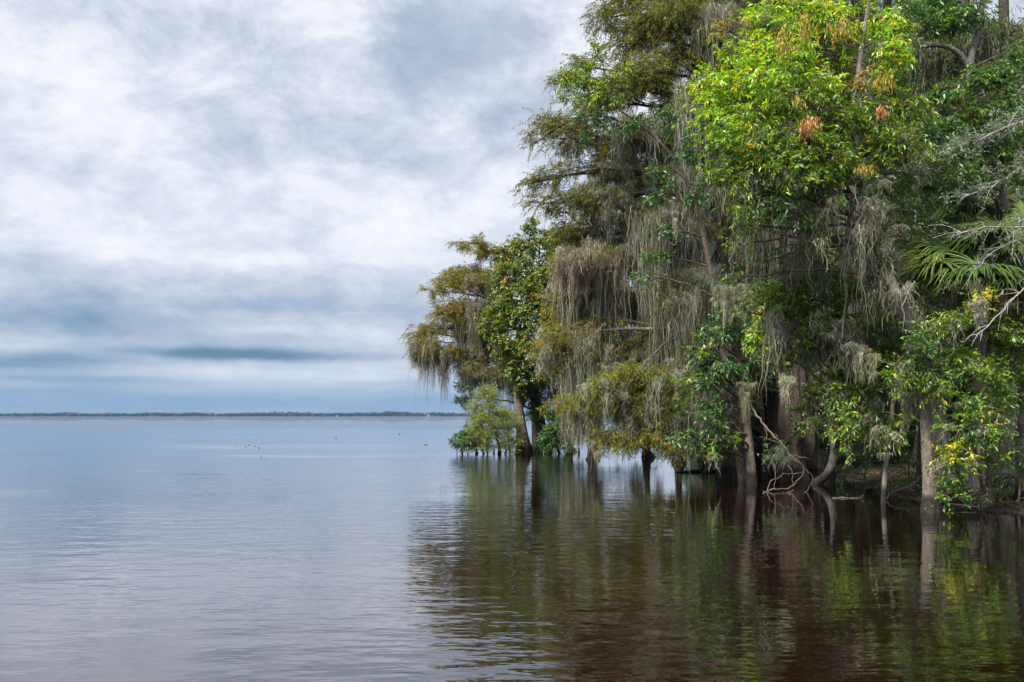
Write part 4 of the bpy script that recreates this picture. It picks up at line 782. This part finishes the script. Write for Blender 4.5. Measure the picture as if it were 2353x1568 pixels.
def wood(name, label, cat, lines, mat='dead', extra=None):
    o0 = P(*lines[0][0][:3]); mb = MB()
    for ln in lines:
        c = spline(np.array([np.append(P(x, y, d), r) for x, y, d, r in ln]), 22); c[1:-1, :3] += rng.normal(0, .014, (20, 3)); tube(mb, c[:, :3], c[:, 3] * .72, 7, rough=.16)
    o = mb.build(name, MAT[mat], origin=o0, smooth=True); tag(o, label, cat)
    if extra: extra(o, o0)
    return o
def sprig_extra(pts, pal, mossp, kind='small'):
    def f(o, o0):
        p = np.array([P(*q) for q in pts]); p = np.repeat(p, 7, 0) + rng.normal(0, .12, (len(pts) * 7, 3)); b = MB(); sprigs(b, p, nrm(rng.normal(0, 1, p.shape) - UP * .3), kind, pal)
        q = b.build('foliage', MAT['leaf'], None, o0); q.location = (0, 0, 0); q.parent = o
        a = np.array([P(*q) for q in mossp]); a = np.repeat(a, 3, 0) + rng.normal(0, .05, (len(mossp) * 3, 3)); b = MB(); moss(b, a, rng.uniform(.4, 1.0, len(a)), 10, .05, w=.02)
        q = b.build('spanish_moss', MAT['moss'], None, o0); q.location = (0, 0, 0); q.parent = o
    return f
wood('fallen_branch', 'pale dead branch slanting down to the water between the trunks', 'dead branch',
     [[(1702, 898, 24.4, .035), (1742, 958, 24, .035), (1795, 1020, 23.6, .032), (1832, 1062, 23.2, .02)], [(1795, 1020, 23.6, .02), (1770, 1010, 23.4, .015), (1745, 1004, 23.2, .008)], [(1815, 1045, 23.4, .02), (1845, 1052, 23.2, .015), (1862, 1052, 23.1, .01)], [(1742, 958, 24, .014), (1760, 985, 23.6, .01), (1762, 1010, 23.2, .006)]],
     'dead', sprig_extra([(1790, 1015, 23.4), (1775, 1035, 23.3), (1810, 1040, 23.3), (1755, 1045, 23.2)], 'glossy', [(1788, 1045, 23.3), (1812, 1050, 23.2), (1770, 1050, 23.3), (1800, 1030, 23.3)]))
wood('root_tangle', 'looping tangle of pale dead roots and vines at the water', 'dead roots',
     [[(1748, 1138, 22.3, .022), (1775, 1124, 22.6, .022), (1810, 1122, 22.8, .02), (1838, 1100, 22.8, .02), (1848, 1075, 22.8, .018), (1826, 1050, 23, .014)], [(1745, 1139, 22.2, .02), (1790, 1139, 22.2, .02), (1822, 1126, 22.4, .014)], [(1850, 1075, 22.8, .016), (1868, 1100, 22.6, .015), (1855, 1125, 22.4, .012), (1840, 1140, 22.2, .008)],
      [(1762, 1128, 22.5, .014), (1772, 1108, 22.7, .012), (1800, 1092, 22.9, .012), (1845, 1085, 22.8, .012)], [(1800, 1045, 23.2, .012), (1818, 1080, 23, .010), (1822, 1120, 22.6, .008)], [(1770, 1050, 23.2, .01), (1782, 1085, 22.9, .008), (1778, 1126, 22.5, .007)], [(1748, 1138, 22.3, .012), (1758, 1132, 22.0, .01), (1752, 1126, 22.0, .006)]])
wood('floating_stick', 'brown stick floating level on the dark water', 'stick', [[(1911, 1145, 20.7, .022), (1950, 1146, 20.7, .024), (1985, 1145, 20.75, .02)], [(1975, 1145, 20.7, .018), (1984, 1138, 20.7, .014)]])
wood('fallen_branch', 'bent bare branch resting in water right of the thin sapling', 'dead branch', [[(2037, 1146, 20.4, .022), (2058, 1128, 20.5, .022), (2085, 1122, 20.6, .02), (2110, 1104, 20.8, .016), (2132, 1080, 21, .012)], [(2085, 1122, 20.6, .012), (2100, 1128, 20.4, .008)]])
wood('fallen_branch', 'long thin dead branch lying on the dark bank', 'dead branch', [[(2060, 1092, 23, .02), (2120, 1086, 22.6, .022), (2165, 1070, 22.4, .02), (2200, 1050, 22.4, .012)]])
wood('driftwood', 'broken brown stump of driftwood standing in shallow water by the bank', 'driftwood', [[(2252, 1165, 17.6, .025), (2262, 1145, 17.6, .022), (2268, 1120, 17.6, .012)], [(2262, 1145, 17.6, .012), (2275, 1150, 17.5, .008)], [(2245, 1158, 17.6, .01), (2265, 1150, 17.5, .008), (2290, 1158, 17.5, .006)]], 'twig')
wood('driftwood', 'short dark snag at the bank edge near the frame edge', 'driftwood', [[(2290, 1168, 17.6, .03), (2292, 1150, 17.6, .028), (2296, 1132, 17.6, .012)], [(2285, 1166, 17.6, .012), (2310, 1168, 17.5, .01)]], 'dark')
wood('drooping_vine', 'tan vine looping down to the hook ended moss rope', 'vine', [[(1560, 440, 25.3, .012), (1572, 470, 25.2, .014), (1565, 510, 25.2, .012), (1550, 540, 25.1, .012)], [(1550, 540, 25.1, .012), (1556, 555, 25.1, .016), (1546, 563, 25.1, .014), (1540, 556, 25.1, .008)]])
wood('dead_limb', 'bare curved brown limb arching before the moss in mid frame', 'dead branch', [[(1757, 800, 29.5, .08), (1680, 785, 28.4, .06), (1600, 775, 27.3, .05), (1545, 780, 27, .045), (1500, 815, 26.7, .038), (1470, 850, 26.5, .028), (1440, 890, 26.3, .012)], [(1500, 815, 26.7, .024), (1490, 850, 26.6, .02), (1496, 890, 26.5, .012)], [(1470, 850, 26.5, .014), (1440, 858, 26.3, .01)]], 'twig')
_o = [o for o in col.objects if o.name.startswith('dead_limb')][-1]; _l = [a - b for a, b in zip(_o.location, LOW.location)]; _o.parent = LOW; _o.location = _l; del _o['category']

wood('sunken_log', 'dark half sunken log lying in water left of the flared trunks', 'log', [[(1555, 1086, 30.2, .07), (1610, 1083, 30.3, .09), (1690, 1084, 30.4, .10)], [(1620, 1083, 30.3, .03), (1635, 1066, 30.3, .02), (1648, 1058, 30.3, .01)], [(1580, 1084, 30.2, .03), (1572, 1066, 30.2, .012)]], 'dark')
wood('fallen_branch', 'crooked thin branch reaching from water left of the flared trunks', 'dead branch', [[(1605, 1092, 28.6, .02), (1628, 1075, 28.6, .02), (1652, 1060, 28.6, .02), (1668, 1042, 28.6, .012)], [(1628, 1075, 28.6, .012), (1650, 1080, 28.5, .008)]], 'twig')
for q in range(16):
    yy = rng.uniform(18, 25); xx = float(shore(np.array(yy))) + rng.uniform(-.25, 1.8); a0 = rng.uniform(0, 6.3); ll = rng.uniform(.25, .8)
    z0 = max(float(ground_z(np.array(xx), np.array(yy))), 0) + .02; dv = np.array([math.cos(a0), math.sin(a0), rng.uniform(0, .35)]) * ll
    mb = MB(); c = spline(np.array([[0, 0, 0], dv * .5 + UP * rng.uniform(0, .1), dv]), 9); tube(mb, c, np.linspace(.016, .005, 9), 5, rough=.12)
    e = c[5] + nrm(rng.normal(0, 1, 3) + UP) * .2; tube(mb, np.array([c[5], (c[5] + e) / 2 + .02, e]), [.008, .006, .003], 4)
    tag(mb.build('bank_twig', MAT['dead'], origin=np.array([0, 0, 0.])), 'short bare twig lying among leaf mould on the bank', 'twig', 'twigs on the bank')
    o = [o for o in col.objects if o.name.startswith('bank_twig')][-1]; o.location = (xx, yy, z0)
for x, d, lab in ((1985, 24.5, 'small leafy shrub at the bank corner beside the bent mossy ash'), (2085, 21.5, 'small leafy shrub on the bank left of the pale flared trunk'), (2195, 19.3, 'small leafy shrub between the pale flared trunk and the bay trunk'), (2340, 18.6, 'small leafy shrub at the right frame edge on the bank')):
    bx = P(x, 0, d)[0]; gzz = max(float(ground_z(np.array(bx), np.array(d))), 0); yb = HY + (CAMH - gzz) / d * F
    tree('bank_shrub', lab, 'shrub', [(x, yb, d, .03), (x + 4, yb - 40, d, .022), (x + 2, yb - 90, d, .012)], [(x + rng.uniform(-36, 36), yb - 30 - 26 * q, rng.uniform(26, 42), rng.uniform(16, 26), d + rng.uniform(-.3, .3)) for q in range(5)], kind='small', pal='deep', bark='twig', dens=60, sides=7, below=.1, group='low shrubs on the bank')

def leaf_bunch(label, x, y, d, rx, ry, n, pal='dead'):
    a = P(x, y, d); p = a + rng.normal(0, .5, (n, 3)) * [M(rx, d), M(rx, d), M(ry, d)]; b = MB()
    tube(b, np.array([a + UP * M(ry, d), a, a - UP * M(ry, d) * .5]), [.01, .008, .004], 4, c=(.2, .11, .06))
    leaves(b, p, nrm(rng.normal(0, .35, (n, 3)) - UP), rng.uniform(.07, .13, n), rng.uniform(.02, .034, n), pick(pal, n) * rng.uniform(.75, 1.2, (n, 1)), flat=.1)
    inv_ = np.array(ASH.location); o = b.build('withered_leaf_bunch', MAT['dry'], None, inv_); o.location = (0, 0, 0); o.parent = ASH; o['label'] = label
leaf_bunch('bright rust bunch of withered leaves at the centre of the ash', 1858, 285, 16.6, 24, 22, 150)
leaf_bunch('tall tan curtain of withered leaves high in the ash', 1850, 70, 17.6, 30, 50, 220, 'autumn')
leaf_bunch('yellow tan seed bunch right of the tall withered curtain', 1935, 70, 17.8, 36, 30, 220, 'autumn')
leaf_bunch('brown withered bunch left of the tall tan curtain', 1800, 95, 17.4, 20, 40, 100)
leaf_bunch('orange withered bunch on the right side of the ash crown', 2030, 185, 17.6, 26, 18, 150, 'autumn')
leaf_bunch('small tan withered bunch below the orange one', 2025, 255, 17.4, 12, 12, 60)
leaf_bunch('yellow seed bunch low in the ash beside the trunk', 1985, 385, 17.4, 22, 14, 90, 'autumn')
leaf_bunch('pale tan bunch left of the ash trunk top', 1835, 230, 17.0, 14, 14, 60, 'autumn')

fl = MB(); pts = [(540, 1024, 3), (565, 1027, 3), (573, 1023, 3), (586, 1026, 3), (595, 1029, 3), (772, 1007, 4), (805, 1007, 2), (980, 1023, 5), (1010, 1035, 2), (920, 998, 4), (685, 1000, 2), (600, 1050, 3), (1080, 1075, 3), (975, 1052, 2), (905, 1033, 2), (1365, 1120, 3), (1480, 1130, 3)]
proto = None
for i_, (x, y, s) in enumerate(pts):
    d = CAMH * F / (y - HY); a = P(x, y, d); a[2] = .012
    if proto is None:
        b = MB(); leaves(b, np.zeros((3, 3)) + [[0, 0, 0], [.05, .03, 0], [-.06, .02, .01]], nrm(np.array([[1, .2, .12], [-.8, .5, .2], [.3, -1, .3]])), .16, .09, np.array([(.20, .10, .05)] * 3), flat=2)
        proto = o = b.build('floating_leaf', MAT['dry'])
    else:
        o = proto.copy(); col.objects.link(o)
    o.location = a; o.scale = [s * .21 * d / 50] * 3; o.rotation_euler = (0, 0, rng.uniform(0, 6))
    tag(o, 'tiny brown leaf scrap floating on the open lake', 'floating leaf', 'leaf scraps floating on the lake')
